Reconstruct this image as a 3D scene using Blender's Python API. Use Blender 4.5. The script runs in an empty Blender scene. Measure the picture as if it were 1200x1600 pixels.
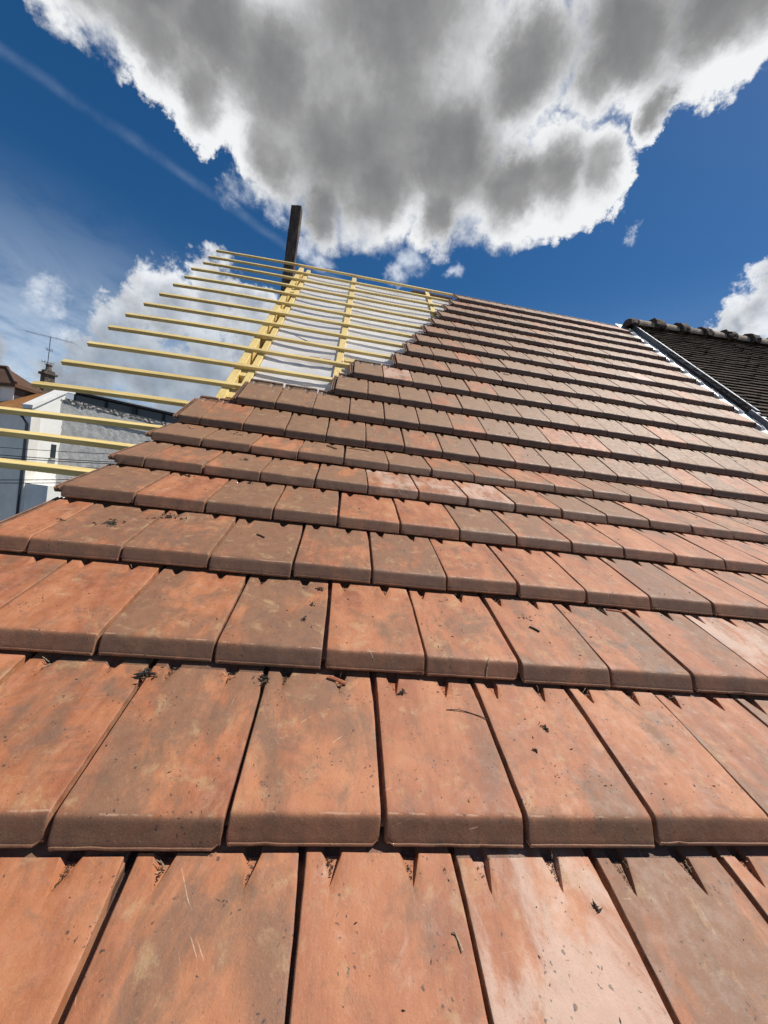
import bpy, bmesh, math, random
from mathutils import Vector, Matrix, noise as mnoise

R = math.radians
SC = bpy.context.scene
COL = SC.collection
random.seed(7)

# ------------------------------------------------------------------ camera
CAM_POS = Vector((-0.14072, -0.30001, 0.70233))
CAM_RIGHT = Vector((0.98536908, -0.12412954, 0.11678881))
CAM_DOWN = Vector((0.11471044, -0.02378565, -0.99311417))
CAM_FWD = Vector((0.1260527, 0.9919809, -0.00919869))
FPX = 589.27                                             # focal length in pixels of a 1200 px wide picture
cam_data = bpy.data.cameras.new('camera')
cam_data.sensor_fit = 'HORIZONTAL'
cam_data.sensor_width = 36.0
cam_data.lens = 36.0 * FPX / 1200.0
cam_data.clip_start = 0.02
cam_data.clip_end = 3000.0
cam = bpy.data.objects.new('camera', cam_data)
COL.objects.link(cam)
m3 = Matrix((CAM_RIGHT, -CAM_DOWN, -CAM_FWD)).transposed()
cam.matrix_world = Matrix.Translation(CAM_POS) @ m3.to_4x4()
SC.camera = cam


def cam_dir(px, py):
    """world direction in which the photograph's point (px, py) lies; used only to know where in the sky a cloud stands"""
    d = CAM_RIGHT * ((px - 600) / FPX) + CAM_DOWN * ((py - 800) / FPX) + CAM_FWD
    return d.normalized()


def cam_px(p):
    q = Vector(p) - CAM_POS
    z = q.dot(CAM_FWD)
    if z < 0.05:
        return None
    return 600 + FPX * q.dot(CAM_RIGHT) / z, 800 + FPX * q.dot(CAM_DOWN) / z


# ------------------------------------------------------------------ view, sun
SC.view_settings.view_transform = 'Standard'
SC.view_settings.look = 'None'
SC.view_settings.exposure = 0.05
SC.view_settings.gamma = 1.0
SC.view_settings.use_curve_mapping = False
SC.cycles.max_bounces = 6
SC.cycles.transparent_max_bounces = 8

SUN_VEC = Vector((0.50, 0.05, 0.86)).normalized()
sun_data = bpy.data.lights.new('sun', 'SUN')
sun_data.energy = 5.0
sun_data.angle = R(0.55)
sun_data.color = (1.0, 0.95, 0.87)
sun = bpy.data.objects.new('sun', sun_data)
COL.objects.link(sun)
sun.rotation_euler = (-SUN_VEC).to_track_quat('-Z', 'Y').to_euler()
sun.location = SUN_VEC * 30

# ------------------------------------------------------------------ world: nishita sky and a cloud layer
world = bpy.data.worlds.new('World')
SC.world = world
world.use_nodes = True
WT = world.node_tree
WT.nodes.clear()


class NT:
    """small helper round a node tree"""
    def __init__(self, tree):
        self.t = tree

    def n(self, typ, **kw):
        nd = self.t.nodes.new(typ)
        for k, v in kw.items():
            setattr(nd, k, v)
        return nd

    def put(self, sock, v):
        if v is None:
            return
        if isinstance(v, bpy.types.NodeSocket):
            self.t.links.new(v, sock)
        elif isinstance(v, (tuple, list, Vector)) and sock.type == 'RGBA' and len(v) == 3:
            sock.default_value = (*v, 1.0)
        else:
            sock.default_value = v

    def math(self, op, a, b=None, c=None, clamp=False):
        nd = self.n('ShaderNodeMath', operation=op, use_clamp=clamp)
        for s, v in zip(nd.inputs, (a, b, c)):
            self.put(s, v)
        return nd.outputs[0]

    def vec(self, op, a, b=None, scale=None):
        nd = self.n('ShaderNodeVectorMath', operation=op)
        self.put(nd.inputs[0], a)
        if b is not None:
            self.put(nd.inputs[1], b)
        if scale is not None:
            self.put(nd.inputs['Scale'], scale)
        return nd.outputs['Value'] if op in ('DISTANCE', 'DOT_PRODUCT', 'LENGTH') else nd.outputs[0]

    def noise(self, vec, scale, detail=2.0, rough=0.5, dist=0.0, lac=2.0, out='Fac'):
        nd = self.n('ShaderNodeTexNoise')
        self.put(nd.inputs['Vector'], vec)
        nd.inputs['Scale'].default_value = scale
        nd.inputs['Detail'].default_value = detail
        nd.inputs['Roughness'].default_value = rough
        nd.inputs['Distortion'].default_value = dist
        nd.inputs['Lacunarity'].default_value = lac
        return nd.outputs[out]

    def ss(self, v, a, b, o0=0.0, o1=1.0):
        nd = self.n('ShaderNodeMapRange', interpolation_type='SMOOTHSTEP')
        self.put(nd.inputs['Value'], v)
        for nm, x in (('From Min', a), ('From Max', b), ('To Min', o0), ('To Max', o1)):
            self.put(nd.inputs[nm], x)
        return nd.outputs[0]

    def mix(self, fac, a, b, blend='MIX'):
        nd = self.n('ShaderNodeMix', data_type='RGBA', blend_type=blend)
        self.put(nd.inputs[0], fac)
        self.put(nd.inputs[6], a)
        self.put(nd.inputs[7], b)
        return nd.outputs[2]

    def ramp(self, fac, stops, interp='LINEAR'):
        nd = self.n('ShaderNodeValToRGB')
        nd.color_ramp.interpolation = interp
        els = nd.color_ramp.elements
        while len(els) < len(stops):
            els.new(0.5)
        for e, (p, c) in zip(els, stops):
            e.position = p
            e.color = (*c, 1.0) if len(c) == 3 else c
        self.put(nd.inputs[0], fac)
        return nd.outputs[0]


W = NT(WT)
sky = W.n('ShaderNodeTexSky', sky_type='NISHITA')
sky.sun_disc = False
sky.sun_elevation = math.asin(SUN_VEC.z)
sky.sun_rotation = math.atan2(SUN_VEC.x, SUN_VEC.y)
sky.altitude = 100
sky.air_density = 1.0
sky.dust_density = 0.4
sky.ozone_density = 4.5
SKY_STRENGTH = 0.075
tc = W.n('ShaderNodeTexCoord')
dirv = W.vec('NORMALIZE', tc.outputs['Generated'])


def spot(px, py, rpx, sx=1.0, sy=1.0):
    c = cam_dir(px, py)
    r = 0.25 * sum((cam_dir(px + a * rpx, py + b * rpx) - c).length for a, b in ((1, 0), (-1, 0), (0, 1), (0, -1)))
    return c, r


big = [spot(*s) for s in ((200, -60, 165), (230, 70, 90), (310, 150, 85), (330, 40, 130), (430, 120, 150), (430, 235, 90), (545, 200, 165), (600, 300, 92),
                          (700, 230, 145), (640, 40, 260), (800, 285, 98), (870, 270, 95), (945, 268, 72), (985, 50, 135),
                          (1150, -10, 155), (1030, 165, 50), (820, 110, 110), (690, 330, 60), (90, -90, 130), (510, 325, 60))]
low = [spot(*s) for s in ((190, 500, 62), (260, 475, 70), (330, 465, 70), (405, 480, 50), (160, 560, 62), (240, 570, 85),
                          (330, 580, 80), (420, 540, 80), (300, 640, 70), (110, 590, 45), (470, 505, 42),
                          (1195, 490, 70), (1150, 520, 48), (1225, 440, 62), (1120, 545, 30), (1290, 470, 120),
                          (-60, 560, 90), (-120, 640, 120))]
wisp = [spot(*s) for s in ((372, 300, 46), (348, 283, 20), (650, 400, 40), (668, 375, 26), (630, 425, 26), (485, 378, 36), (445, 330, 36),
                           (722, 408, 20), (510, 395, 30), (110, 520, 35), (60, 470, 40), (995, 352, 18))]


def shell(vec, spots, smooth=0.18):
    acc = None
    for c, r in spots:
        d = W.vec('DISTANCE', vec, c)
        v = W.math('MULTIPLY_ADD', d, -1.0 / r, 1.0)
        if acc is None:
            acc = v
        else:
            acc = W.math('SMOOTH_MAX', acc, v, smooth)
    return acc


# turbulent displacement of the look-up direction gives the billowed outlines
w1 = W.noise(dirv, 6.0, 9.0, 0.66, out='Color')
w1 = W.vec('SUBTRACT', w1, (0.5, 0.5, 0.5))
warp = W.vec('ADD', dirv, W.vec('SCALE', w1, scale=0.20))
fb = W.noise(dirv, 13.0, 9.0, 0.60)
fbs = W.noise(W.vec('ADD', dirv, tuple(SUN_VEC * 0.022)), 13.0, 6.0, 0.58)
fbc = W.math('SUBTRACT', fb, 0.5)
d_big = W.math('ADD', shell(warp, big), W.math('MULTIPLY', fbc, 0.55))
d_low = W.math('ADD', shell(warp, low), W.math('MULTIPLY', fbc, 1.7))
d_wis = W.math('ADD', shell(warp, wisp), W.math('MULTIPLY', fbc, 2.2))
# scattered cumulus over the rest of the sky (behind and beside the camera)
far_n = W.noise(dirv, 2.6, 8.0, 0.6)
back = W.math('LESS_THAN', W.vec('DOT_PRODUCT', dirv, CAM_FWD), 0.35)
d_far = W.math('MULTIPLY', W.ss(far_n, 0.60, 0.70), back)
a_big = W.ss(d_big, 0.0, W.ss(far_n, 0.40, 0.60, 0.14, 0.55))
a_low = W.ss(d_low, 0.02, 0.30, 0.0, 0.96)
a_wis = W.ss(d_wis, 0.05, 1.05, 0.0, 0.72)
# a faded condensation trail across the left of the sky
t0, t1 = cam_dir(0, 78), cam_dir(430, 372)
nrm = t0.cross(t1).normalized()
mid = (t0 + t1).normalized()
tw = W.vec('ADD', dirv, W.vec('SCALE', w1, scale=0.022))
trail = W.math('ABSOLUTE', W.vec('DOT_PRODUCT', tw, nrm))
a_tr = W.math('MULTIPLY', W.ss(trail, 0.000, 0.013, 0.11, 0.0), W.ss(W.vec('DISTANCE', dirv, mid), 0.36, 0.50, 1.0, 0.0))
a_tr = W.math('MULTIPLY', a_tr, W.ss(W.noise(dirv, 9.0, 5.0, 0.6), 0.34, 0.62, 0.15, 1.0))
# thin veil near the horizon
sep = W.n('ShaderNodeSeparateXYZ')
W.put(sep.inputs[0], dirv)
leftw = W.ss(W.vec('DOT_PRODUCT', dirv, (0.85, 0.53, 0.0)), 0.0, 0.55, 1.0, 0.45)
veil = W.math('MULTIPLY', W.ss(sep.outputs['Z'], 0.08, 0.52, 0.85, 0.0), W.ss(W.noise(W.vec('MULTIPLY', dirv, (1.0, 1.0, 2.6)), 3.6, 7.0, 0.62, 0.7), 0.26, 0.62, 0.15, 1.0))
veil = W.math('MULTIPLY', veil, leftw)

emb = W.math('SUBTRACT', fb, fbs)                       # relief of the billows towards the sun
lown = W.noise(dirv, 4.2, 4.0, 0.55)
midn = W.noise(warp, 7.0, 6.0, 0.50)
soft = W.vec('ADD', dirv, W.vec('SCALE', w1, scale=0.09))
depth = W.math('ADD', W.math('SUBTRACT', shell(soft, big, 0.5), 0.06), W.math('MULTIPLY', W.math('SUBTRACT', lown, 0.5), 0.22))
lit = shell(soft, [spot(*q) for q in ((700, 90, 90), (560, 140, 75), (440, 210, 80), (330, 180, 80), (860, 200, 75), (955, 265, 95), (1160, 95, 90), (200, 90, 85), (260, 165, 70), (110, 30, 70),
                                      (840, 330, 85), (620, 345, 65))], 0.3)
drk = shell(soft, [spot(*q) for q in ((250, -10, 150), (520, 10, 170), (620, 255, 130), (930, 50, 120), (760, 215, 80), (430, 60, 110), (1100, 0, 110), (500, 250, 90))], 0.3)
m5 = W.noise(soft, 5.0, 6.0, 0.55)
m5s = W.noise(W.vec('ADD', soft, tuple(SUN_VEC * 0.05)), 5.0, 6.0, 0.55)
relief = W.math('SUBTRACT', m5, m5s)
dcol = W.math('ADD', W.math('MULTIPLY_ADD', d_big, 0.35, W.math('MULTIPLY', depth, 0.65)), W.math('MULTIPLY', W.math('SUBTRACT', midn, 0.5), 0.32))
tone_ = W.ss(dcol, 0.02, 0.80, 0.0, 0.80)
tone_ = W.math('ADD', tone_, W.math('MULTIPLY', W.ss(drk, -0.3, 1.2), 0.18))
tone_ = W.math('SUBTRACT', tone_, W.math('MULTIPLY', W.ss(lit, -0.3, 1.1), 0.30))
tone_ = W.math('SUBTRACT', tone_, W.math('MULTIPLY', relief, 0.4))
tone_ = W.math('SUBTRACT', tone_, W.math('MULTIPLY', emb, 0.45), clamp=True)
s_big = W.ramp(tone_, ((0.0, (0.90, 0.91, 0.92)), (0.22, (0.70, 0.71, 0.72)), (0.44, (0.43, 0.432, 0.438)), (0.66, (0.29, 0.29, 0.293)), (1.0, (0.175, 0.178, 0.185))), 'B_SPLINE')
c_big = s_big
s_low = W.ramp(W.math('ADD', d_low, W.math('MULTIPLY', W.math('SUBTRACT', lown, 0.5), 0.6)),
               ((0.0, (0.86, 0.89, 0.93)), (0.32, (0.80, 0.82, 0.85)), (0.66, (0.52, 0.55, 0.60)), (1.0, (0.34, 0.38, 0.44))))
k_low = W.math('ADD', 0.95, W.math('MULTIPLY', emb, 1.3))
k_low = W.math('ADD', k_low, W.math('MULTIPLY', W.math('SUBTRACT', midn, 0.5), 0.7))
s_low = W.mix(W.ss(sep.outputs['Z'], 0.44, 0.22, 0.0, 0.75), s_low, (0.27, 0.33, 0.41))
c_low = W.vec('SCALE', s_low, scale=k_low)

b_sky = W.n('ShaderNodeBackground')
hs = W.n('ShaderNodeHueSaturation')
hs.inputs['Saturation'].default_value = 1.30
W.put(hs.inputs['Color'], sky.outputs[0])
W.put(b_sky.inputs['Color'], hs.outputs[0])
b_sky.inputs['Strength'].default_value = SKY_STRENGTH


def over(under, colour, alpha, strength=1.0):
    b = W.n('ShaderNodeBackground')
    W.put(b.inputs['Color'], colour)
    b.inputs['Strength'].default_value = strength
    mx = W.n('ShaderNodeMixShader')
    W.put(mx.inputs[0], alpha)
    WT.links.new(under, mx.inputs[1])
    WT.links.new(b.outputs[0], mx.inputs[2])
    return mx.outputs[0]


s = over(b_sky.outputs[0], (0.66, 0.76, 0.88), veil)
s = over(s, (0.62, 0.74, 0.90), a_tr)
s = over(s, (0.80, 0.85, 0.92), a_wis)
s = over(s, c_low, a_low)
s = over(s, (0.45, 0.47, 0.50), d_far)
s = over(s, c_big, a_big)
wo = W.n('ShaderNodeOutputWorld')
WT.links.new(s, wo.inputs[0])


# ------------------------------------------------------------------ roof geometry: gentle lower slope, steeper upper slope
WID = 0.25                                              # covering width of a tile
G = 0.334675                                            # gauge: distance between courses
A1 = R(27.0)
A2 = A1 + 0.2797
KV = 7.1205 * G
SOFT = 0.45 * G


def slope_at(v):
    t = max(0.0, min(1.0, (v - (KV - SOFT)) / (2 * SOFT)))
    return A1 + (A2 - A1) * t


_tab = []
_y = _z = 0.0
_dv = 0.002
for _i in range(int(-2.5 * G / _dv), int(24 * G / _dv)):
    _tab.append((_i * _dv, _y, _z, 0))
    _a = slope_at((_i + 0.5) * _dv)
    _y += math.cos(_a) * _dv
    _z += math.sin(_a) * _dv
_i0 = min(range(len(_tab)), key=lambda i: abs(_tab[i][0]))
_oy, _oz = _tab[_i0][1], _tab[_i0][2]


def roof(x, v, h=0.0):
    f = (v - _tab[0][0]) / _dv
    i = max(0, min(len(_tab) - 2, int(f)))
    t = f - i
    y = _tab[i][1] * (1 - t) + _tab[i + 1][1] * t - _oy
    z = _tab[i][2] * (1 - t) + _tab[i + 1][2] * t - _oz
    a = slope_at(v)
    return Vector((x, y - math.sin(a) * h, z + math.cos(a) * h))


# ------------------------------------------------------------------ object helpers
def link(o, parent=None):
    COL.objects.link(o)
    if parent is not None:
        o.parent = parent
    return o


def tag(o, label=None, cat=None, group=None, kind=None):
    if label:
        o['label'] = label
    if cat:
        o['category'] = cat
    if group:
        o['group'] = group
    if kind:
        o['kind'] = kind
    return o


def empty(name, loc=(0, 0, 0)):
    o = bpy.data.objects.new(name, None)
    o.empty_display_size = 0.1
    o.location = loc
    return link(o)


def sharp(me, ang=38):
    bm = bmesh.new()
    bm.from_mesh(me)
    bmesh.ops.recalc_face_normals(bm, faces=bm.faces)
    for e in bm.edges:
        e.smooth = not (len(e.link_faces) == 2 and e.calc_face_angle(0) > R(ang))
    for f in bm.faces:
        f.smooth = True
    bm.to_mesh(me)
    bm.free()
    return me


class MB:
    """collects verts and faces of ONE mesh object"""
    def __init__(self):
        self.v = []
        self.f = []

    def quad_grid(self, rows):
        base = len(self.v)
        nc = len(rows[0])
        for r in rows:
            self.v.extend(tuple(p) for p in r)
        for j in range(len(rows) - 1):
            for i in range(nc - 1):
                a = base + j * nc + i
                self.f.append((a, a + 1, a + nc + 1, a + nc))
        return self

    def hexa(self, p):
        """eight corners: four below (ccw), four above"""
        b = len(self.v)
        self.v.extend(tuple(q) for q in p)
        for f in ((3, 2, 1, 0), (4, 5, 6, 7), (0, 1, 5, 4), (1, 2, 6, 5), (2, 3, 7, 6), (3, 0, 4, 7)):
            self.f.append(tuple(b + i for i in f))
        return self

    def box(self, c, s, mat=None):
        x, y, z = (q / 2 for q in s)
        pts = [Vector(q) for q in ((-x, -y, -z), (x, -y, -z), (x, y, -z), (-x, y, -z), (-x, -y, z), (x, -y, z), (x, y, z), (-x, y, z))]
        if mat is not None:
            pts = [mat @ q for q in pts]
        return self.hexa([q + Vector(c) for q in pts])

    def sweep(self, path, section, closed=True):
        """section: list of (side, up) pairs; path: list of (point, side, up)"""
        b = len(self.v)
        n = len(section)
        for p, s, u in path:
            for a, c in section:
                self.v.append(tuple(p + s * a + u * c))
        for j in range(len(path) - 1):
            for i in range(n if closed else n - 1):
                k = (i + 1) % n
                self.f.append((b + j * n + i, b + j * n + k, b + (j + 1) * n + k, b + (j + 1) * n + i))
        if closed:
            self.f.append(tuple(b + i for i in reversed(range(n))))
            e = b + (len(path) - 1) * n
            self.f.append(tuple(e + i for i in range(n)))
        return self

    def tube(self, pts, r, n=6):
        path = []
        pts = [Vector(p) for p in pts]
        for i, p in enumerate(pts):
            t = (pts[min(i + 1, len(pts) - 1)] - pts[max(i - 1, 0)]).normalized()
            ref = Vector((0, 0, 1)) if abs(t.z) < 0.9 else Vector((1, 0, 0))
            s = t.cross(ref).normalized()
            path.append((p, s, s.cross(t)))
        return self.sweep(path, [(r * math.cos(2 * math.pi * i / n), r * math.sin(2 * math.pi * i / n)) for i in range(n)])

    def mesh(self, name, mat, ang=38):
        me = bpy.data.meshes.new(name)
        me.from_pydata(self.v, [], self.f)
        me.validate()
        if mat is not None:
            me.materials.append(mat)
        return sharp(me, ang)

    def build(self, name, mat, parent=None, ang=38, bevel=0.0):
        o = link(bpy.data.objects.new(name, self.mesh(name, mat, ang)), parent)
        if bevel:
            b = o.modifiers.new('edge', 'BEVEL')
            b.width = bevel
            b.segments = 2
            b.limit_method = 'ANGLE'
            b.angle_limit = R(40)
        return o


# ------------------------------------------------------------------ materials
def material(name):
    m = bpy.data.materials.new(name)
    m.use_nodes = True
    m.node_tree.nodes.clear()
    t = NT(m.node_tree)
    out = t.n('ShaderNodeOutputMaterial')
    bs = t.n('ShaderNodeBsdfPrincipled')
    m.node_tree.links.new(bs.outputs[0], out.inputs[0])
    return m, t, bs


def bump(t, bs, h, strength, dist, prev=None):
    b = t.n('ShaderNodeBump')
    b.inputs['Strength'].default_value = strength
    b.inputs['Distance'].default_value = dist
    t.put(b.inputs['Height'], h)
    if prev is not None:
        t.put(b.inputs['Normal'], prev)
    t.put(bs.inputs['Normal'], b.outputs[0])
    return b.outputs[0]


def attr(t, name, out='Fac'):
    a = t.n('ShaderNodeAttribute', attribute_type='OBJECT')
    a.attribute_name = name
    return a.outputs[out]


def tile_material():
    m, t, bs = material('fired_clay')
    co = t.n('ShaderNodeTexCoord').outputs['Object']
    seed = attr(t, 'seed')
    tone = attr(t, 'tone')
    bloom = attr(t, 'bloom')
    tan = attr(t, 'tan')
    soot = attr(t, 'soot')
    cx = t.n('ShaderNodeCombineXYZ')
    t.put(cx.inputs[0], t.math('MULTIPLY', seed, 13.7))
    t.put(cx.inputs[1], t.math('MULTIPLY', seed, 7.3))
    t.put(cx.inputs[2], t.math('MULTIPLY', seed, 3.1))
    p = t.vec('ADD', co, cx.outputs[0])
    st = t.vec('MULTIPLY', p, (1.0, 0.33, 1.0))         # stretched down the slope
    sx = t.n('ShaderNodeSeparateXYZ')
    t.put(sx.inputs[0], co)
    y = sx.outputs['Y']
    # clay body
    n1 = t.noise(st, 9.0, 8.0, 0.68, 0.4)
    n2 = t.noise(p, 38.0, 5.0, 0.65)
    n3 = t.noise(p, 330.0, 4.0, 0.7)
    body = t.ramp(n1, ((0.34, (0.265, 0.084, 0.035)), (0.50, (0.392, 0.141, 0.057)), (0.64, (0.480, 0.196, 0.085))))
    body = t.mix(t.ss(n2, 0.42, 0.75, 0.0, 0.40), body, (0.50, 0.225, 0.135))
    # brown weather film, streaked
    n4 = t.noise(t.vec('MULTIPLY', p, (1.0, 0.5, 1.0)), 6.5, 9.0, 0.70, 0.5)
    lo = t.math('MULTIPLY_ADD', tone, -0.36, 0.565)
    film = t.ss(n4, lo, t.math('ADD', lo, 0.15), 0.0, 0.86)
    fc = t.mix(tan, t.mix(n2, (0.148, 0.068, 0.037), (0.255, 0.124, 0.068)), t.mix(n2, (0.205, 0.118, 0.060), (0.325, 0.200, 0.106)))
    body = t.mix(film, body, fc)
    n9 = t.noise(p, 24.0, 6.0, 0.7, 0.9)
    body = t.mix(t.ss(n9, 0.52, 0.68, 0.0, 0.42), body, (0.185, 0.100, 0.052))
    # grey soot smudges of lichen, with a shape of their own
    n5 = t.noise(p, 11.0, 9.0, 0.72, 0.6)
    gs = t.math('MULTIPLY', t.ss(n5, 0.51, 0.65), t.math('MULTIPLY', soot, 0.75))
    body = t.mix(gs, body, (0.115, 0.085, 0.066))
    # yellowish lichen dust
    n6 = t.noise(p, 17.0, 7.0, 0.7, 0.4)
    body = t.mix(t.ss(n6, 0.54, 0.69, 0.0, 0.50), body, (0.47, 0.31, 0.155))
    # chalky bloom
    n7 = t.noise(t.vec('MULTIPLY', p, (1.0, 0.6, 1.0)), 8.0, 8.0, 0.70, 0.5)
    lo7 = t.math('MULTIPLY_ADD', bloom, -0.50, 0.80)
    bl = t.math('MULTIPLY', t.ss(n7, lo7, t.math('ADD', lo7, 0.17)), t.ss(bloom, 0.0, 0.5, 0.35, 0.72))
    body = t.mix(bl, body, t.mix(n2, (0.48, 0.29, 0.21), (0.62, 0.49, 0.39)))
    # weathered lip with its shade painted in, deeper on the upper courses
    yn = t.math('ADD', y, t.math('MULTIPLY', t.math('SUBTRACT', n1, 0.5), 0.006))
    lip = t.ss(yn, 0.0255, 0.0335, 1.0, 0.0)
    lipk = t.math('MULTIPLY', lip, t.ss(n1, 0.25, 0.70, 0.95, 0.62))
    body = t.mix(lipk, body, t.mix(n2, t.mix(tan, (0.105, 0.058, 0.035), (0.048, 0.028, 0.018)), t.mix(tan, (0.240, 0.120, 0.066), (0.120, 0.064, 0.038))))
    arr = t.ss(t.math('ABSOLUTE', t.math('SUBTRACT', yn, 0.0325)), 0.0004, 0.0022, 1.0, 0.0)
    arr = t.math('MULTIPLY', arr, t.ss(t.noise(p, 26.0, 5.0, 0.65), 0.48, 0.60, 0.0, 0.60))
    body = t.mix(arr, body, (0.60, 0.38, 0.25))
    # dirt plus painted shade in the side laps and under the next lip
    grime_shade = t.ss(sx.outputs['X'], 0.0006, 0.0022, 0.85, 0.0)
    grime_shade = t.math('MAXIMUM', grime_shade, t.ss(y, G - 0.0088, G - 0.0070, 0.0, 0.60))
    body = t.mix(grime_shade, body, (0.050, 0.030, 0.022))
    # rubbed edges
    geo = t.n('ShaderNodeNewGeometry')
    edge = t.ss(t.math('ADD', geo.outputs['Pointiness'], t.math('MULTIPLY', t.math('SUBTRACT', n2, 0.5), 0.10)), 0.54, 0.62, 0.0, 0.65)
    body = t.mix(edge, body, (0.56, 0.29, 0.17))
    # pale scratches
    sw = t.vec('ADD', p, t.vec('SCALE', t.vec('SUBTRACT', t.noise(p, 5.0, 2.0, 0.5, out='Color'), (0.5, 0.5, 0.5)), scale=0.05))
    vr = t.n('ShaderNodeVectorRotate', rotation_type='Z_AXIS')
    t.put(vr.inputs['Vector'], sw)
    t.put(vr.inputs['Angle'], t.math('MULTIPLY', seed, 2.3))
    sw = vr.outputs[0]
    l1 = t.noise(t.vec('MULTIPLY', sw, (9.0, 260.0, 1.0)), 1.0, 2.0, 0.5)
    l2 = t.noise(t.vec('MULTIPLY', sw, (230.0, 16.0, 1.0)), 1.0, 2.0, 0.5)
    sm = t.noise(p, 15.0, 4.0, 0.65)
    scr = t.math('MULTIPLY', t.ss(l1, 0.69, 0.76), t.ss(sm, 0.53, 0.62, 0.0, 0.60))
    scr = t.math('MAXIMUM', scr, t.math('MULTIPLY', t.ss(l2, 0.73, 0.79), t.ss(sm, 0.48, 0.38, 0.0, 0.45)))
    body = t.mix(scr, body, (0.66, 0.47, 0.33))
    # dark crumbs of moss and soot, sand grain
    vo = t.n('ShaderNodeTexVoronoi', feature='F1')
    t.put(vo.inputs['Vector'], t.vec('ADD', p, t.vec('SCALE', t.noise(p, 120.0, 2.0, 0.5, out='Color'), scale=0.012)))
    vo.inputs['Scale'].default_value = 105.0
    sp = t.math('MULTIPLY', t.ss(vo.outputs['Distance'], 0.16, 0.26, 1.0, 0.0), t.ss(t.noise(p, 21.0, 4.0, 0.6), 0.51, 0.62, 0.0, 0.85))
    body = t.mix(sp, body, (0.045, 0.032, 0.026))
    body = t.mix(t.ss(n3, 0.56, 0.74, 0.0, 0.22), body, (0.66, 0.42, 0.29))
    body = t.mix(t.ss(n3, 0.44, 0.28, 0.0, 0.32), body, (0.15, 0.075, 0.045))
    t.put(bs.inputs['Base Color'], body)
    t.put(bs.inputs['Roughness'], t.ss(n2, 0.3, 0.7, 0.54, 0.72))
    bs.inputs['Specular IOR Level'].default_value = 0.5
    hh = t.math('ADD', t.math('MULTIPLY', n3, 0.35), t.math('ADD', t.math('MULTIPLY', n2, 0.8), t.math('MULTIPLY', n1, 1.2)))
    bump(t, bs, hh, 0.50, 0.0024)
    return m


def wood_material(name, a, b, c, scale=1.0, axis='X', rough=0.65):
    m, t, bs = material(name)
    co = t.n('ShaderNodeTexCoord').outputs['Object']
    oi = t.n('ShaderNodeObjectInfo').outputs['Random']
    cx = t.n('ShaderNodeCombineXYZ')
    for i, k in enumerate((31.0, 17.0, 11.0)):
        t.put(cx.inputs[i], t.math('MULTIPLY', oi, k))
    p = t.vec('ADD', co, cx.outputs[0])
    k = {'X': (0.05, 1, 1), 'Y': (1, 0.05, 1), 'Z': (1, 1, 0.05)}[axis]
    s_ = t.vec('MULTIPLY', p, k)
    g1 = t.noise(s_, 60.0 * scale, 5.0, 0.65, 0.4)
    g2 = t.noise(p, 3.5 * scale, 3.0, 0.5)
    colr = t.ramp(g1, ((0.28, a), (0.5, b), (0.74, c)))
    colr = t.mix(t.ss(g2, 0.40, 0.72, 0.0, 0.40), colr, a)
    vo = t.n('ShaderNodeTexVoronoi', feature='F1')
    t.put(vo.inputs['Vector'], t.vec('MULTIPLY', p, (0.6, 1.0, 1.0) if axis == 'X' else (1, 0.6, 0.6)))
    vo.inputs['Scale'].default_value = 4.2 * scale
    colr = t.mix(t.ss(vo.outputs['Distance'], 0.03, 0.07, 0.75, 0.0), colr, (a[0] * 0.45, a[1] * 0.36, a[2] * 0.32))
    t.put(bs.inputs['Base Color'], colr)
    bs.inputs['Roughness'].default_value = rough
    bump(t, bs, g1, 0.5, 0.002)
    return m


def plain(name, col, rough=0.7, metal=0.0, var=0.15, scale=6.0, bmp=0.3, bdist=0.01, spec=0.5):
    m, t, bs = material(name)
    co = t.n('ShaderNodeTexCoord').outputs['Object']
    n1 = t.noise(co, scale, 6.0, 0.62, 0.3)
    n2 = t.noise(co, scale * 9, 4.0, 0.6)
    lo = tuple(q * (1 - var) for q in col)
    hi = tuple(min(1.0, q * (1 + var)) for q in col)
    c = t.mix(t.ss(n1, 0.30, 0.70), lo, hi)
    c = t.mix(t.ss(n2, 0.45, 0.75, 0.0, 0.5), c, tuple(q * (1 - 1.6 * var) for q in col))
    t.put(bs.inputs['Base Color'], c)
    bs.inputs['Roughness'].default_value = rough
    bs.inputs['Metallic'].default_value = metal
    bs.inputs['Specular IOR Level'].default_value = spec
    bump(t, bs, t.math('ADD', n1, t.math('MULTIPLY', n2, 0.5)), bmp, bdist)
    return m


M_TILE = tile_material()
M_BATTEN = wood_material('treated_pine', (0.52, 0.35, 0.12), (0.77, 0.58, 0.22), (0.88, 0.73, 0.37))
M_RAFTER = wood_material('treated_pine_rafter', (0.58, 0.39, 0.12), (0.76, 0.57, 0.21), (0.85, 0.69, 0.33), axis='Y')
M_OLDWOOD = wood_material('old_brown_wood', (0.23, 0.11, 0.045), (0.34, 0.17, 0.07), (0.42, 0.24, 0.11))
M_POST = wood_material('tarred_wood', (0.020, 0.013, 0.009), (0.060, 0.040, 0.026), (0.26, 0.19, 0.13), scale=1.2, axis='Z', rough=0.8)
M_ZINC = plain('zinc_sheet', (0.50, 0.51, 0.52), 0.45, 0.35, 0.14, 7.0, 0.25, 0.004)
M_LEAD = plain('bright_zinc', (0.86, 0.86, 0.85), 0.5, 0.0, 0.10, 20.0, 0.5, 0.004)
M_UPST = plain('shaded_zinc', (0.13, 0.135, 0.14), 0.5, 0.2, 0.2, 9.0, 0.2, 0.004)  # zinc with the upstand's shaded side painted in as dark grey
M_CABLE = plain('black_rubber', (0.012, 0.012, 0.013), 0.5, 0.0, 0.2, 20.0, 0.1)
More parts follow.
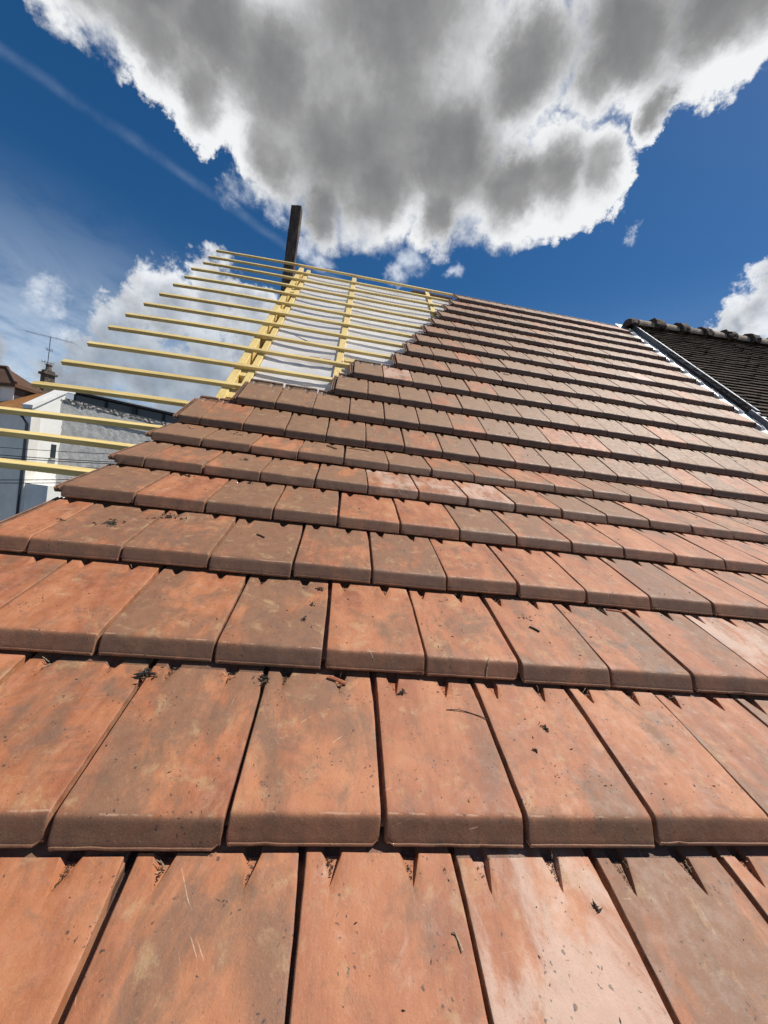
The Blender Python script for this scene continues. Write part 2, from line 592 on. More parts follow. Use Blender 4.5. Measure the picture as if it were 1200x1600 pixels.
M_MOSS = plain('dry_moss', (0.055, 0.043, 0.030), 0.95, 0.0, 0.55, 60.0, 0.5, 0.004)
M_GRIT = plain('moss_grit', (0.075, 0.052, 0.034), 0.95, 0.0, 0.6, 90.0, 0.5, 0.004)
M_STRAW = plain('dry_straw', (0.40, 0.32, 0.20), 0.9, 0.0, 0.3, 60.0, 0.3)
M_CHIP = plain('clay_chip', (0.50, 0.17, 0.085), 0.85, 0.0, 0.25, 60.0, 0.5, 0.003)
M_MORTAR = plain('lime_mortar', (0.36, 0.275, 0.195), 0.92, 0.0, 0.30, 14.0, 0.7, 0.02)
M_RIDGE = plain('shaded_ridge_clay', (0.070, 0.046, 0.031), 0.9, 0.0, 0.45, 22.0, 0.7, 0.01)  # ridge clay darkened to paint in the collars' shaded faces
M_WHITE = plain('white_render', (0.80, 0.78, 0.72), 0.9, 0.0, 0.06, 2.0, 0.2, 0.01)
M_SHADEDWALL = plain('shaded_white_render', (0.85, 0.80, 0.70), 0.9, 0.0, 0.08, 1.5, 0.2, 0.01)  # white render again, lightened and warmed in colour to offset blue shade
M_ROUGH = plain('rough_cement', (0.46, 0.45, 0.43), 0.95, 0.0, 0.15, 8.0, 0.9, 0.03)
M_SMOOTHC = plain('dark_cement', (0.20, 0.20, 0.205), 0.9, 0.0, 0.2, 2.5, 0.4, 0.02)
M_COPING = plain('broken_coping', (0.40, 0.38, 0.35), 0.95, 0.0, 0.4, 9.0, 0.9, 0.03)
M_DARKGREY = plain('dark_grey_finish', (0.045, 0.047, 0.052), 0.6, 0.0, 0.3, 6.0, 0.2)
M_GLASS = plain('dark_glass', (0.020, 0.026, 0.034), 0.08, 0.0, 0.1, 2.0, 0.0)
M_FRAME = plain('dark_frame', (0.025, 0.026, 0.028), 0.5, 0.0, 0.2, 8.0, 0.1)
M_CHIMNEY = plain('sooty_brick', (0.15, 0.115, 0.09), 0.95, 0.0, 0.45, 9.0, 0.9, 0.03)
M_ALU = plain('aerial_metal', (0.16, 0.16, 0.165), 0.5, 0.6, 0.2, 8.0, 0.1)
M_ASPHALT = plain('asphalt', (0.055, 0.055, 0.056), 0.9, 0.0, 0.25, 4.0, 0.4, 0.01)


def course_roof_material(name, a, b, c, rows, cols):
    m, t, bs = material(name)
    co = t.n('ShaderNodeTexCoord').outputs['Object']
    n1 = t.noise(co, 3.0, 6.0, 0.65, 0.5)
    n2 = t.noise(co, 22.0, 4.0, 0.65)
    n3 = t.noise(co, 75.0, 4.0, 0.65)
    colr = t.ramp(t.math('ADD', t.math('MULTIPLY', n1, 0.5), t.math('MULTIPLY', n2, 0.5)), ((0.32, a), (0.5, b), (0.68, c)))
    colr = t.mix(t.ss(n3, 0.56, 0.74, 0.0, 0.6), colr, tuple(min(1, q * 1.9) for q in c))
    colr = t.mix(t.ss(n3, 0.45, 0.30, 0.0, 0.6), colr, tuple(q * 0.4 for q in a))
    t.put(bs.inputs['Base Color'], colr)
    bs.inputs['Roughness'].default_value = 0.92
    bs.inputs['Specular IOR Level'].default_value = 0.25
    bump(t, bs, t.math('ADD', n2, n3), 0.7, 0.012)
    return m


M_FLAT = course_roof_material('old_flat_tiles', (0.022, 0.015, 0.011), (0.058, 0.039, 0.027), (0.125, 0.085, 0.058), 0, 0)
M_OROOF = course_roof_material('orange_house_tiles', (0.30, 0.125, 0.040), (0.48, 0.215, 0.075), (0.60, 0.30, 0.12), 0, 0)
M_BROOF = course_roof_material('brown_house_tiles', (0.075, 0.042, 0.028), (0.13, 0.075, 0.048), (0.19, 0.11, 0.07), 0, 0)


def membrane_material():
    m, t, bs = material('clear_roof_film')
    co = t.n('ShaderNodeTexCoord').outputs['Object']
    st = t.vec('MULTIPLY', co, (0.45, 1.3, 1.3))
    n1 = t.noise(st, 7.0, 6.0, 0.62, 0.8)
    n2 = t.noise(co, 26.0, 5.0, 0.6, 1.2)
    c = t.ramp(n1, ((0.28, (0.55, 0.50, 0.46)), (0.45, (0.72, 0.70, 0.68)), (0.60, (0.82, 0.81, 0.80)), (0.76, (0.62, 0.56, 0.50))))
    c = t.mix(t.ss(n2, 0.55, 0.75, 0.0, 0.5), c, (0.74, 0.75, 0.78))
    t.put(bs.inputs['Base Color'], c)
    bs.inputs['Roughness'].default_value = 0.14
    bs.inputs['Transmission Weight'].default_value = 0.12
    bs.inputs['Coat Weight'].default_value = 0.5
    bs.inputs['Coat Roughness'].default_value = 0.08
    bump(t, bs, t.math('ADD', n1, t.math('MULTIPLY', n2, 0.5)), 0.35, 0.010)
    return m


M_FILM = membrane_material()

# ------------------------------------------------------------------ ground
g = MB().quad_grid([[(x, y, -4.6) for x in (-600, -60, 0, 60, 600)] for y in (-600, -60, 0, 60, 1500)]).build('ground', M_ASPHALT)
tag(g, 'grey paved ground far below between the houses', None, None, 'structure')


# ------------------------------------------------------------------ the house body under the roof
hb = MB()
x0, x1 = -0.88, 7.4
ytop, ybase = 21.0 * G, -0.3
prof = [(-0.35, -4.6), (-0.35, -0.40)]
for v in (0.0, 3 * G, 6 * G, 7 * G, 7.6 * G, 12 * G, 19.0 * G):
    q = roof(0, v, -0.24)
    prof.append((q.y, q.z))
yr, zr = prof[-1]
prof += [(yr + 0.3, zr - 0.5), (yr + 4.6, 0.2), (yr + 4.6, -4.6)]
b0 = len(hb.v)
n = len(prof)
for X in (x0, x1):
    hb.v.extend((X, a, b) for a, b in prof)
for i in range(n):
    k = (i + 1) % n
    hb.f.append((i, k, n + k, n + i))
hb.f.append(tuple(range(n)))
hb.f.append(tuple(range(2 * n - 1, n - 1, -1)))
hb.build('house', M_WHITE)
tag(bpy.data.objects['house'], 'house carrying the half tiled roof under the battens and membrane', 'house')


# ------------------------------------------------------------------ clay tiles
TW = 0.2420
LIP = [(0.0035, 0.0), (0.0004, 0.0008), (0.0, 0.0052), (0.0012, 0.0066), (0.0030, 0.0060), (0.0042, 0.0078), (0.0080, 0.0116), (0.0150, 0.0188),
       (0.0210, 0.0250), (0.0246, 0.0286), (0.0278, 0.0312), (0.0315, 0.0330), (0.0360, 0.0339), (0.0440, 0.0336)]
SL0, SL1 = (0.0440, 0.0336), (G - 0.0085, -0.0050)
HEAD = [(G - 0.0078, -0.0090), (G + 0.010, -0.0102), (G + 0.034, -0.0110), (G + 0.037, -0.0050), (G + 0.049, -0.0050), (G + 0.052, -0.012), (G + 0.070, -0.013)]


def panel_h(y):
    if y <= SL0[0]:
        for (a, b), (c, d) in zip(LIP[2:], LIP[3:]):
            if a <= y <= c:
                return b + (d - b) * (y - a) / max(1e-6, c - a)
        return 0.0052
    if y <= SL1[0]:
        return SL0[1] + (SL1[1] - SL0[1]) * (y - SL0[0]) / (SL1[0] - SL0[0])
    return -0.009


def tile_mesh(seed, width, grooves, flange=True):
    rnd = random.Random(seed)
    off = Vector((seed * 3.7, seed * 1.9, 0))
    glen = 0.047 + rnd.uniform(-0.005, 0.005)
    tip = SL1[0] - glen
    ys = list(LIP)
    y = SL0[0] + 0.022
    while y < tip - 0.012:
        ys.append((y, panel_h(y)))
        y += 0.024
    y = tip
    while y < SL1[0] - 0.002:
        ys.append((y, panel_h(y)))
        y += 0.0065
    ys.append(SL1)
    ys += HEAD
    # columns: fixed ones as ('x', value), groove ones as ('g', k, which)
    cols = [('x', 0.0), ('x', 0.0012), ('x', 0.0035), ('x', 0.010)]
    edges = [0.010] + [c for c in grooves] + [width - 0.010]
    prev = 0.010
    for k, c in enumerate(grooves):
        a, b = c - 0.020, c + 0.020
        nx = max(1, int((a - prev) / 0.018))
        for i in range(1, nx):
            cols.append(('x', prev + (a - prev) * i / nx))
        cols.append(('x', a))
        for wh in range(6):
            cols.append(('g', k, wh))
        cols.append(('x', b))
        prev = b
    nx = max(1, int((width - 0.010 - prev) / 0.018))
    for i in range(1, nx):
        cols.append(('x', prev + (width - 0.010 - prev) * i / nx))
    cols += [('x', width - 0.010), ('x', width - 0.0032), ('x', width - 0.0010), ('x', width)]
    gw = [rnd.uniform(0.029, 0.035) for _ in grooves]
    gs = [rnd.uniform(-0.004, 0.004) for _ in grooves]
    chips = [(rnd.choice((0.0, width, rnd.uniform(0, width))), rnd.uniform(0.004, 0.012), rnd.uniform(0.001, 0.0045)) for _ in range(rnd.choice((0, 1, 2, 3)))]
    rows = []
    for j, (y, z) in enumerate(ys):
        row = []
        t = max(0.0, min(1.0, (y - tip) / glen)) if y > tip else 0.0
        xl = 0.0
        r = 0.011
        if y < r and z < 0.02:
            q = 1 - (max(0.0, z) + y) / (2 * r)
            xl = r * 0.85 * max(0.0, q) ** 2.2
        xr = 0.0
        if z < 0.006:
            xr = 0.0025 * (1 - z / 0.006)
        for cdef in cols:
            dz = 0.0
            if cdef[0] == 'x':
                x = cdef[1]
            else:
                k, wh = cdef[1], cdef[2]
                w = 0.0016 + (gw[k] - 0.0016) * t ** 0.9
                d = 0.0145 * t ** 0.55 if t > 0 else 0.0
                if z < -0.0085 and y > SL1[0]:
                    d = 0.012
                if y > G + 0.02:
                    d = 0.0
                gx = grooves[k] + gs[k] * (1 - t)
                x = gx + w * (-0.53, -0.5, -0.26, 0.36, 0.48, 0.53)[wh]
                dz = -d * (0, 0.05, 0.92, 1.0, 0.05, 0)[wh]
            wob = mnoise.noise(Vector((x * 14, y * 9, 0)) + off) * 0.0011 + mnoise.noise(Vector((x * 60, y * 60, 4)) + off) * 0.00022
            zz = z + dz + wob * min(1.0, y / 0.03)
            en = 0.0007 * mnoise.noise(Vector((3.1, y * 55, 7)) + off) + 0.0005 * mnoise.noise(Vector((1.1, y * 190, 2)) + off)
            yy = y
            if y < 0.03:
                yy = y + 0.0007 * mnoise.noise(Vector((x * 45, 9, 1)) + off) + 0.0012 * max(0, mnoise.noise(Vector((x * 120, 5, 1)) + off) - 0.3)
            if y < 0.012:
                for cxp, cw, cd in chips:
                    yy += cd * max(0.0, 1 - ((x - cxp) / cw) ** 2) * (1 - y / 0.012)
            if x <= 0.0035:
                zz -= (0.0016 if x == 0 else 0.0004 if x < 0.002 else 0.0)
                x += en
            if x >= width - 0.0033:
                zz -= (0.0016 if x >= width - 1e-6 else 0.0004 if x > width - 0.002 else 0.0)
                x += en * 1.3
            if x < 0.035:
                x += xl * (1 - max(0, x) / 0.035)
            if x > width - 0.03:
                x -= xr * (1 - (width - x) / 0.03)
            row.append((x, yy, zz))
        rows.append(row)
    mb = MB()
    mb.quad_grid(rows)
    nc = len(cols)
    nr = len(rows)
    # sides and underside
    low = []
    b = len(mb.v)
    for j, row in enumerate(rows):
        y, z = ys[j]
        bot = max(z - 0.026, 0.0) if y < 0.045 else max(z - 0.026, 0.0 - (y - 0.045) * 0.12)
        bot = min(bot, z)
        mb.v.append((row[0][0], row[0][1], min(bot, row[0][2])))
        mb.v.append((row[-1][0], row[-1][1], min(bot, row[-1][2])))
    for j in range(nr - 1):
        a = j * nc
        mb.f.append((a, a + nc, b + 2 * (j + 1), b + 2 * j))
        a = j * nc + nc - 1
        mb.f.append((a, b + 2 * j + 1, b + 2 * (j + 1) + 1, a + nc))
        mb.f.append((b + 2 * j, b + 2 * (j + 1), b + 2 * (j + 1) + 1, b + 2 * j + 1))
    last = (nr - 1) * nc
    mb.f.append(tuple([b + 2 * (nr - 1) + 1, b + 2 * (nr - 1)] + [last + i for i in range(nc)]))
    if flange:
        # two ribbed side lap, under the neighbour
        sec = [(-0.034, -0.026), (-0.034, -0.010), (-0.029, -0.010), (-0.028, -0.018), (-0.021, -0.018), (-0.020, -0.0085), (-0.015, -0.0085),
               (-0.014, -0.022), (0.002, -0.022), (0.002, -0.026)]
        path = []
        for y in (0.026, 0.034, 0.10, 0.20, 0.30, G + 0.03):
            z = panel_h(y) if y <= SL1[0] else -0.009
            path.append((Vector((0, y, z)), Vector((1, 0, 0)), Vector((0, 0, 1))))
        mb.sweep(path, sec)
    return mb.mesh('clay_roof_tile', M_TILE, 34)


FULL = [tile_mesh(s_, TW, (0.040, 0.1665)) for s_ in range(1, 15)]
HALF_L = [tile_mesh(s_, TW / 2 - 0.0017, (0.0435,)) for s_ in range(21, 24)]

# course: (first joint at the left, last joint at the right) in tile widths
COURSE = {-1: (-3, 4), 0: (-3.5, 5.5), 1: (-4, 7), 2: (-4.5, 8.5), 3: (-4.5, 10), 4: (-4.5, 11.5), 5: (-4.5, 13), 6: (-4.5, 15.5), 7: (-4.5, 16), 8: (-3.5, 16),
          9: (-1, 16), 10: (-0.5, 16), 11: (1, 16), 12: (1.5, 16), 13: (2, 16), 14: (2.5, 16), 15: (3, 16), 16: (3.5, 16),
          17: (4, 16), 18: (4.5, 16), 19: (5, 16)}
ORD = ['', 'first', 'second', 'third', 'fourth', 'fifth', 'sixth', 'seventh', 'eighth', 'ninth', 'tenth', 'eleventh', 'twelfth', 'thirteenth',
       'fourteenth', 'fifteenth', 'sixteenth', 'seventeenth', 'eighteenth', 'nineteenth', 'twentieth', 'twenty-first', 'twenty-second']


def course_name(n):
    return 'bottom course' if n == 0 else ('top course under ridge' if n == 19 else '%s course from bottom' % ORD[n + 1])


# tiles that stand out in the photograph: (course, left joint) -> (tone, bloom, soot)
SPECIAL = {(0, -2.5): (0.05, 0.05, 0.5), (0, -1.5): (0.48, 0.10, 0.5), (0, -0.5): (0.15, 0.44, 0.15), (0, .5): (0.16, 0.73, 0.1), (0, 1.5): (0.52, 0.12, 0.3),
           (1, -3): (0.42, 0.25, 0.6), (1, -2): (0.42, 0.22, 0.4), (1, -1): (0.26, 0.12, 0.5), (1, 0): (0.16, 0.30, 0.2), (1, 1): (0.25, 0.10, 0.5), (1, 2): (0.20, 0.20, 0.2), (1, 3): (0.30, 0.15, 0.3), (1, 4): (0.4, 0.15, 0.3),
           (2, -3.5): (0.10, 0.15, 0.6), (2, -2.5): (0.45, 0.15, 0.3), (2, -1.5): (0.50, 0.1, 0.4), (2, -.5): (0.12, 0.15, 0.2), (2, .5): (0.15, 0.12, 0.3), (2, 1.5): (0.35, 0.1, 0.3),
           (2, 4.5): (0.25, 0.75, 0.1), (2, 5.5): (0.25, 0.6, 0.1),
           (3, -4.5): (0.10, 0.15, 0.2), (3, -4): (0.55, 0.2, 0.3), (3, -3): (0.5, 0.2, 0.4), (3, 1): (0.15, 0.2, 0.5), (3, 2): (0.15, 0.45, 0.2),
           (5, 0): (0.35, 0.72, 0.1), (5, 1): (0.15, 0.70, 0.1), (5, 2): (0.12, 0.80, 0.1), (4, 0.5): (0.15, 0.15, 0.5),
           (10, .5): (0.35, 0.82, 0.1), (8, 5.5): (0.12, 0.45, 0.1), (8, 6.5): (0.2, 0.5, 0.1), (13, 12): (0.3, 1.0, 0.0), (12, 13.5): (0.4, 0.5, 0.0),
           (6, 7.5): (0.25, 0.6, 0.1), (6, 8.5): (0.25, 0.65, 0.1), (7, 9): (0.2, 0.4, 0.1)}


def tile_look(tone, bloom, soot):
    if bloom > 0.6:
        return 'clay roof tile with chalky white bloom'
    if bloom > 0.38:
        return 'clay roof tile with pale patches'
    if soot > 0.62:
        return 'clay roof tile with grey sooty stains'
    if tone > 0.62:
        return 'brown weathered clay roof tile'
    if tone < 0.22:
        return 'bright orange clay roof tile'
    return 'orange brown clay roof tile'


TILES = {}
rnd = random.Random(31)
for n, (ua, ub) in COURSE.items():
    base = roof(0, n * G)
    nxt = roof(0, (n + 1) * G)
    vdir = (nxt - base).normalized()
    ndir = Vector((1, 0, 0)).cross(vdir)
    par = 0.0 if n % 2 else 0.5
    joints = []
    u = ua
    while u < ub - 0.01:
        frac = (u - par) % 1.0
        wdt = 0.5 if min(abs(frac - 0.5), 1) < 0.01 or u + 1 > ub + 0.01 else 1.0
        joints.append((u, wdt))
        u += wdt
    vis = 0
    for u, wdt in joints:
        if wdt == 1.0:
            me = FULL[rnd.randrange(len(FULL))]
        else:
            me = HALF_L[rnd.randrange(3)]
        o = bpy.data.objects.new('clay_roof_tile', me)
        tl = rnd.gauss(0, 0.0036)
        ang = rnd.gauss(0, 0.0055)
        rl = rnd.gauss(0, 0.0042)
        vd = (vdir + ndir * tl + Vector((1, 0, 0)) * ang).normalized()
        xd = (Vector((1, 0, 0)) - vd * vd.x + ndir * rl).normalized()
        xd = (xd - vd * xd.dot(vd)).normalized()
        nd = xd.cross(vd)
        p = base + Vector((u * WID + rnd.gauss(0, 0.0010), 0, 0)) + vdir * rnd.gauss(0, 0.0024) + ndir * (0.0003 + rnd.uniform(0, 0.0028))
        o.matrix_world = Matrix.Translation(p) @ Matrix((xd, vd, nd)).transposed().to_4x4()
        far = min(1.0, max(0.0, (n - 3) / 6.0))
        tone = min(1.0, max(0.05, rnd.gauss(0.42 + 0.32 * far, 0.23)))
        bloom = max(0.0, rnd.gauss(0.14, 0.14))
        soot = max(0.0, min(1.0, rnd.gauss(0.35, 0.22)))
        if (n, u) in SPECIAL:
            tone, bloom, soot = SPECIAL[(n, u)]
        o['tone'], o['bloom'], o['soot'] = float(tone), float(bloom), float(soot)
        o['tan'] = 0.20 + 0.70 * far
        o['seed'] = float(rnd.uniform(0, 10))
        link(o)
        # which one: counted along its course from the left edge of the picture
        pts = [cam_px(p + xd * a * WID * wdt + vd * b) for a in (0.05, 0.5, 0.95) for b in (0.02, 0.15, 0.30)]
        inside = sum(1 for q in pts if q and 0 < q[0] < 1200 and 0 < q[1] < 1600)
        look = tile_look(tone, bloom, soot)
        if wdt < 1:
            look = look.replace('clay roof tile', 'half width clay tile')
        if n < 0:
            vis += 1
            lab = '%s, %s from left in course below bottom edge' % (look, ORD[vis])
        elif inside or vis:
            vis += 1
            lab = '%s, %s from left in %s' % (look, ORD[vis], course_name(n))
            if vis == 1 and n >= 8:
                lab = '%s at open left end of %s' % (look, course_name(n))
        else:
            lab = '%s beyond left end of %s' % (look, course_name(n))
        tag(o, lab, 'roof tile', 'clay tiles laid in courses on the roof', 'thing')
        TILES[(n, u)] = (o, p, xd, vd, nd, wdt)


def on_tile(n, u, fx, y, h=0.0):
    """point on the face of tile (n, u): fx across 0..1, y metres up from its lip"""
    o, p, xd, vd, nd, w = TILES[(n, u)]
    return p + xd * (fx * WID * w) + vd * y + nd * (panel_h(y) + h), xd, vd, nd


# ------------------------------------------------------------------ battens, rafters, membrane
rnd = random.Random(5)
H_BAT = -0.020
BT, BH = 0.040, 0.027
bat_group = 'yellow battens nailed across the open part of the roof'
top_names = {20: 'topmost yellow batten running along the ridge', 4: 'lowest yellow batten, crossing in front of the grey neighbouring facade'}
order = list(range(4, 20))
vis_bats = [k for k in order if k >= 4]
for k in order:
    v = (k + 0.90 + 0.045 * max(0, k - 13)) * G if k < 19 else (20.30 * G)
    if k < 7:
        v = (k + (0.83 if k > 3 else 0.72)) * G
    xl = -2.12 - 0.008 * (k - 8) + rnd.uniform(-0.025, 0.025)
    xr = 3.95 if k < 19 else 1.24
    path = []
    N = 26
    ph = rnd.uniform(0, 6)
    lift = rnd.uniform(-0.010, 0.012)
    for i in range(N + 1):
        x = xl + (xr - xl) * i / N
        over_ = max(0.0, (-0.95 - x))
        hh = H_BAT - over_ * over_ * 0.012 + 0.0025 * math.sin(x * 2.1 + ph) * min(1, over_ + 0.4)
        vv = v + 0.004 * math.sin(x * 1.3 + ph) + lift * over_ * 0.8
        a = slope_at(vv)
        path.append((roof(x, vv, hh), Vector((0, math.cos(a), math.sin(a))), Vector((0, -math.sin(a), math.cos(a)))))
    e = 0.0015
    sec = [(-BT / 2 + e, -BH), (BT / 2 - e, -BH), (BT / 2, -BH + e), (BT / 2, -e), (BT / 2 - e, 0), (-BT / 2 + e, 0), (-BT / 2, -e), (-BT / 2, -BH + e)]
    o = MB().sweep(path, sec).build('batten', M_BATTEN)
    cnt = 19 - k
    if k == 19:
        lab = top_names[20]
    elif k == 4:
        lab = top_names[4]
    elif k == 3:
        lab = 'yellow batten end just peeping out at the left edge below all others'
    else:
        lab = 'thin yellow batten reaching out over open sky, %s below the ridge batten' % ORD[cnt]
        if k <= 7:
            lab = 'thin yellow batten crossing the view of the houses, %s below the ridge batten' % ORD[cnt]
    tag(o, lab, 'batten', bat_group)

# rafters: the boards run up the slope under the battens
H_RAF = H_BAT - BH


def rafter(xc, w, hgt, va, vb, top=0.0):
    path = []
    v = va
    while v < vb - 1e-6:
        path.append(v)
        v += 0.30
    path.append(vb)
    pp = []
    for v in path:
        a = slope_at(v)
        pp.append((roof(xc, v, H_RAF + top), Vector((1, 0, 0)), Vector((0, -math.sin(a), math.cos(a)))))
    return MB().sweep(pp, [(-w / 2, -hgt), (w / 2, -hgt), (w / 2, -0.003), (w / 2 - 0.003, 0), (-w / 2 + 0.003, 0), (-w / 2, -0.003)])


raf_group = 'yellow rafters under the battens'
o = rafter(-1.030, 0.060, 0.16, 7.62 * G, 20.15 * G).build('rafter', M_RAFTER)
tag(o, 'outer yellow verge rafter, the leftmost board with open sky beside it', 'rafter', raf_group)
o = rafter(-0.925, 0.050, 0.13, 7.62 * G, 20.05 * G, -0.004).build('rafter', M_RAFTER)
tag(o, 'inner yellow verge rafter doubling the leftmost board along the membrane edge', 'rafter', raf_group)
o = rafter(-0.265, 0.062, 0.055, -0.3, 20.2 * G).build('rafter', M_RAFTER)
tag(o, 'single yellow rafter standing alone in the middle of the membrane', 'rafter', raf_group)
o = rafter(0.835, 0.062, 0.055, -0.3, 20.2 * G).build('rafter', M_RAFTER)
tag(o, 'short visible yellow rafter next to the stepped tile ends under the ridge', 'rafter', raf_group)
for i, k in enumerate((8.7, 9.75, 12.1, 14.4, 16.8)):
    q = roof(-0.977, k * G, H_RAF - 0.036)
    a = slope_at(k * G)
    mt = Matrix.Rotation(a, 3, 'X')
    o = MB().box(q, (0.046, 0.13, 0.05), mt).build('spacer_block', M_RAFTER, bevel=0.002)
    tag(o, 'small yellow spacer block between the two verge rafters, %s from below' % ORD[i + 1], 'wood block', 'spacer blocks between the verge rafters')

rows = []
for j in range(0, 150):
    v = -0.3 + (19.55 * G + 0.3) * j / 149
    row = []
    for i in range(0, 150):
        x = -0.895 + (3.98 + 0.895) * i / 149
        bays = [-0.895, -0.265, 0.835, 1.9, 2.9, 3.98]
        for a, b in zip(bays, bays[1:]):
            if a <= x <= b + 1e-6:
                t = (x - a) / (b - a)
                break
        sag = 0.012 * math.sin(math.pi * t) ** 0.8
        wr = mnoise.noise(Vector((x * 2.2, v * 7.0, 0))) * 0.0015 + mnoise.noise(Vector((x * 7 + v * 3, v * 11, 5))) * 0.0008
        if 7.5 * G < v < 11.5 * G:
            wr += mnoise.noise(Vector((x * 9 + v * 6, v * 9 - x * 5, 8))) * 0.006
        row.append(roof(x, v, H_RAF - 0.022 - sag + wr * (0.25 + math.sin(math.pi * t))))
    rows.append(row)
o = MB().quad_grid(rows).build('roofing_membrane', M_FILM, None, 80)
tag(o, 'shiny crinkled whitish roofing membrane stretched behind the battens', 'membrane')

# loose pieces on the open part
pts = []
for (x, k) in ((-0.90, 13.1), (-0.75, 12.7), (-0.60, 12.4), (-0.45, 12.25), (-0.30, 12.3), (-0.15, 12.25), (0.05, 12.1), (0.25, 12.3), (0.42, 12.2), (0.55, 11.9)):
    pts.append(roof(x, k * G, H_RAF - 0.035))
o = MB().tube(pts, 0.006).build('cable', M_CABLE)
tag(o, 'thin black cable lying across the crinkled membrane', 'cable')
q = roof(-0.44, 11.35 * G, H_RAF - 0.045)
o = MB().box(q, (0.20, 0.035, 0.03), Matrix.Rotation(R(-2), 3, 'Z') @ Matrix.Rotation(A2, 3, 'X')).build('wood_offcut', M_OLDWOOD, bevel=0.002)
tag(o, 'short reddish brown wood offcut lying on the membrane left of the single rafter', 'offcut')
pp = []
for x in (-0.225, 0.1, 0.45, 0.60):
    vv = 11.17 * G
    a = slope_at(vv)
    pp.append((roof(x, vv, H_BAT - 0.003), Vector((0, math.cos(a), math.sin(a))), Vector((0, -math.sin(a), math.cos(a)))))
o = MB().sweep(pp, [(-0.034, -0.027), (0.034, -0.027), (0.034, 0), (-0.034, 0)]).build('support_plank', M_BATTEN, bevel=0.002)
tag(o, 'short wide yellow plank lying against a batten between single rafter and tiles', 'plank')
pp = []
for x in (0.60, 0.9, 1.23):
    vv = 20.05 * G
    pp.append((roof(x, vv, H_RAF - 0.002), Vector((0, 1, 0)), Vector((0, 0, 1))))
o = MB().sweep(pp, [(0.0, -0.17), (0.035, -0.17), (0.035, 0.0), (0.0, 0.0)]).build('ridge_board', M_OLDWOOD, bevel=0.002)
tag(o, 'dark orange ridge board under the topmost batten beside the first tiles', 'board')

# ------------------------------------------------------------------ old post behind the roof
mb = MB()
px, py = -1.93, 9.2
secs = []
N = 160
for j in range(N + 1):
    z = -4.6 + (7.66 + 4.6) * j / N
    w = 0.135 - 0.008 * j / N
    ring = []
    for i in range(12):
        a = 2 * math.pi * (i + 0.5) / 12
        rr = w * (1.0 / max(abs(math.cos(a)), abs(math.sin(a)))) ** 0.72 * (1 + 0.09 * mnoise.noise(Vector((i * 1.7, z * 2.3, 3))) + 0.05 * mnoise.noise(Vector((i * 1.7, z * 11, 6))))
        tz = z + (0.05 * mnoise.noise(Vector((i * 2.0, 3, 9))) + 0.02 * math.cos(a) if j == N else 0)
        ring.append((px + 0.012 * (z - 6) + rr * math.cos(a), py + rr * math.sin(a), tz))
    secs.append(ring + [ring[0]])
mb.quad_grid(secs)
top = len(mb.v)
mb.f.append(tuple(N * 13 + i for i in range(12)))
o = mb.build('wooden_post', M_POST)
tag(o, 'dark weathered wooden post rising into the sky behind the battens', 'post')

# ------------------------------------------------------------------ zinc flashing along the neighbour
XE = 4.0


def strip(xa, xb, h0, h1, va, vb, th=0.004, wob=0.0, seed=0):
    """thin sheet running up the slope between two edges"""
    top, bot = [], []
    v = va
    nst = max(2, int((vb - va) / 0.08))
    rws = []
    for j in range(nst + 1):
        v = va + (vb - va) * j / nst
        w = wob * mnoise.noise(Vector((seed, v * 6, 1)))
        rws.append((roof(xa + w, v, h0), roof(xb + w, v, h1), roof(xb + w, v, h1 - th), roof(xa + w, v, h0 - th)))
    mb_ = MB()
    n_ = 4
    for r_ in rws:
        mb_.v.extend(tuple(p) for p in r_)
    for j in range(nst):
        for i in range(4):
            k = (i + 1) % 4
            mb_.f.append((j * 4 + i, j * 4 + k, (j + 1) * 4 + k, (j + 1) * 4 + i))
    mb_.f.append((3, 2, 1, 0))
    mb_.f.append(tuple(nst * 4 + i for i in range(4)))
    return mb_


zf = empty('zinc_flashing', roof(XE + 0.1, 7 * G))
tag(zf, 'long grey zinc flashing climbing between the new tiles and the dark old roof', 'flashing')


def child(mb_, name, mat, parent, **kw):
    o_ = mb_.build(name, mat, None, **kw)
    o_.parent = parent
    o_.matrix_parent_inverse = Matrix.Translation(-Vector(parent.location))
    return o_


child(strip(XE - 0.03, XE + 0.168, 0.002, 0.006, 6.5 * G, 20.4 * G, 0.003, 0.004, 3), 'apron', M_ZINC, zf)
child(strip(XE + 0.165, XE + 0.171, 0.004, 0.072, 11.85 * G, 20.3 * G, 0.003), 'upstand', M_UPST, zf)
child(strip(XE + 0.158, XE + 0.206, 0.078, 0.070, 11.80 * G, 20.3 * G, 0.004), 'cover_strip', M_LEAD, zf)
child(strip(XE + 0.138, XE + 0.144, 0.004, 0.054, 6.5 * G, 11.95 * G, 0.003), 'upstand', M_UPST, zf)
child(strip(XE + 0.136, XE + 0.195, 0.058, 0.060, 6.5 * G, 11.92 * G, 0.004), 'cover_strip', M_LEAD, zf)
rnd = random.Random(77)
for i, k in enumerate(range(7, 20)):
    ya = (k - 0.16) * G
    rws = []
    for j in range(8):
        t = j / 7
        v = ya + t * 0.155
        row = []
        for q in range(7):
            s_ = q / 6
            x = XE - 0.004 + s_ * (0.082 + 0.010 * math.sin(t * 5 + k * 2.1))
            hh = 0.048 - 0.030 * s_ + 0.004 * mnoise.noise(Vector((x * 40, v * 25, k)))
            if j == 0:
                hh -= 0.035
            row.append(roof(x, v, hh))
        rws.append(row)
    o = MB().quad_grid(rws).build('step_flashing', M_LEAD, None, 60)
    so = o.modifiers.new('sheet', 'SOLIDIFY')
    so.thickness = 0.002
    q = cam_px(roof(XE, ya, 0.02))
    lab = 'bright dressed zinc tab at right end of %s' % course_name(k)
    tag(o, lab, 'flashing tab', 'bright zinc tabs at the tile ends')

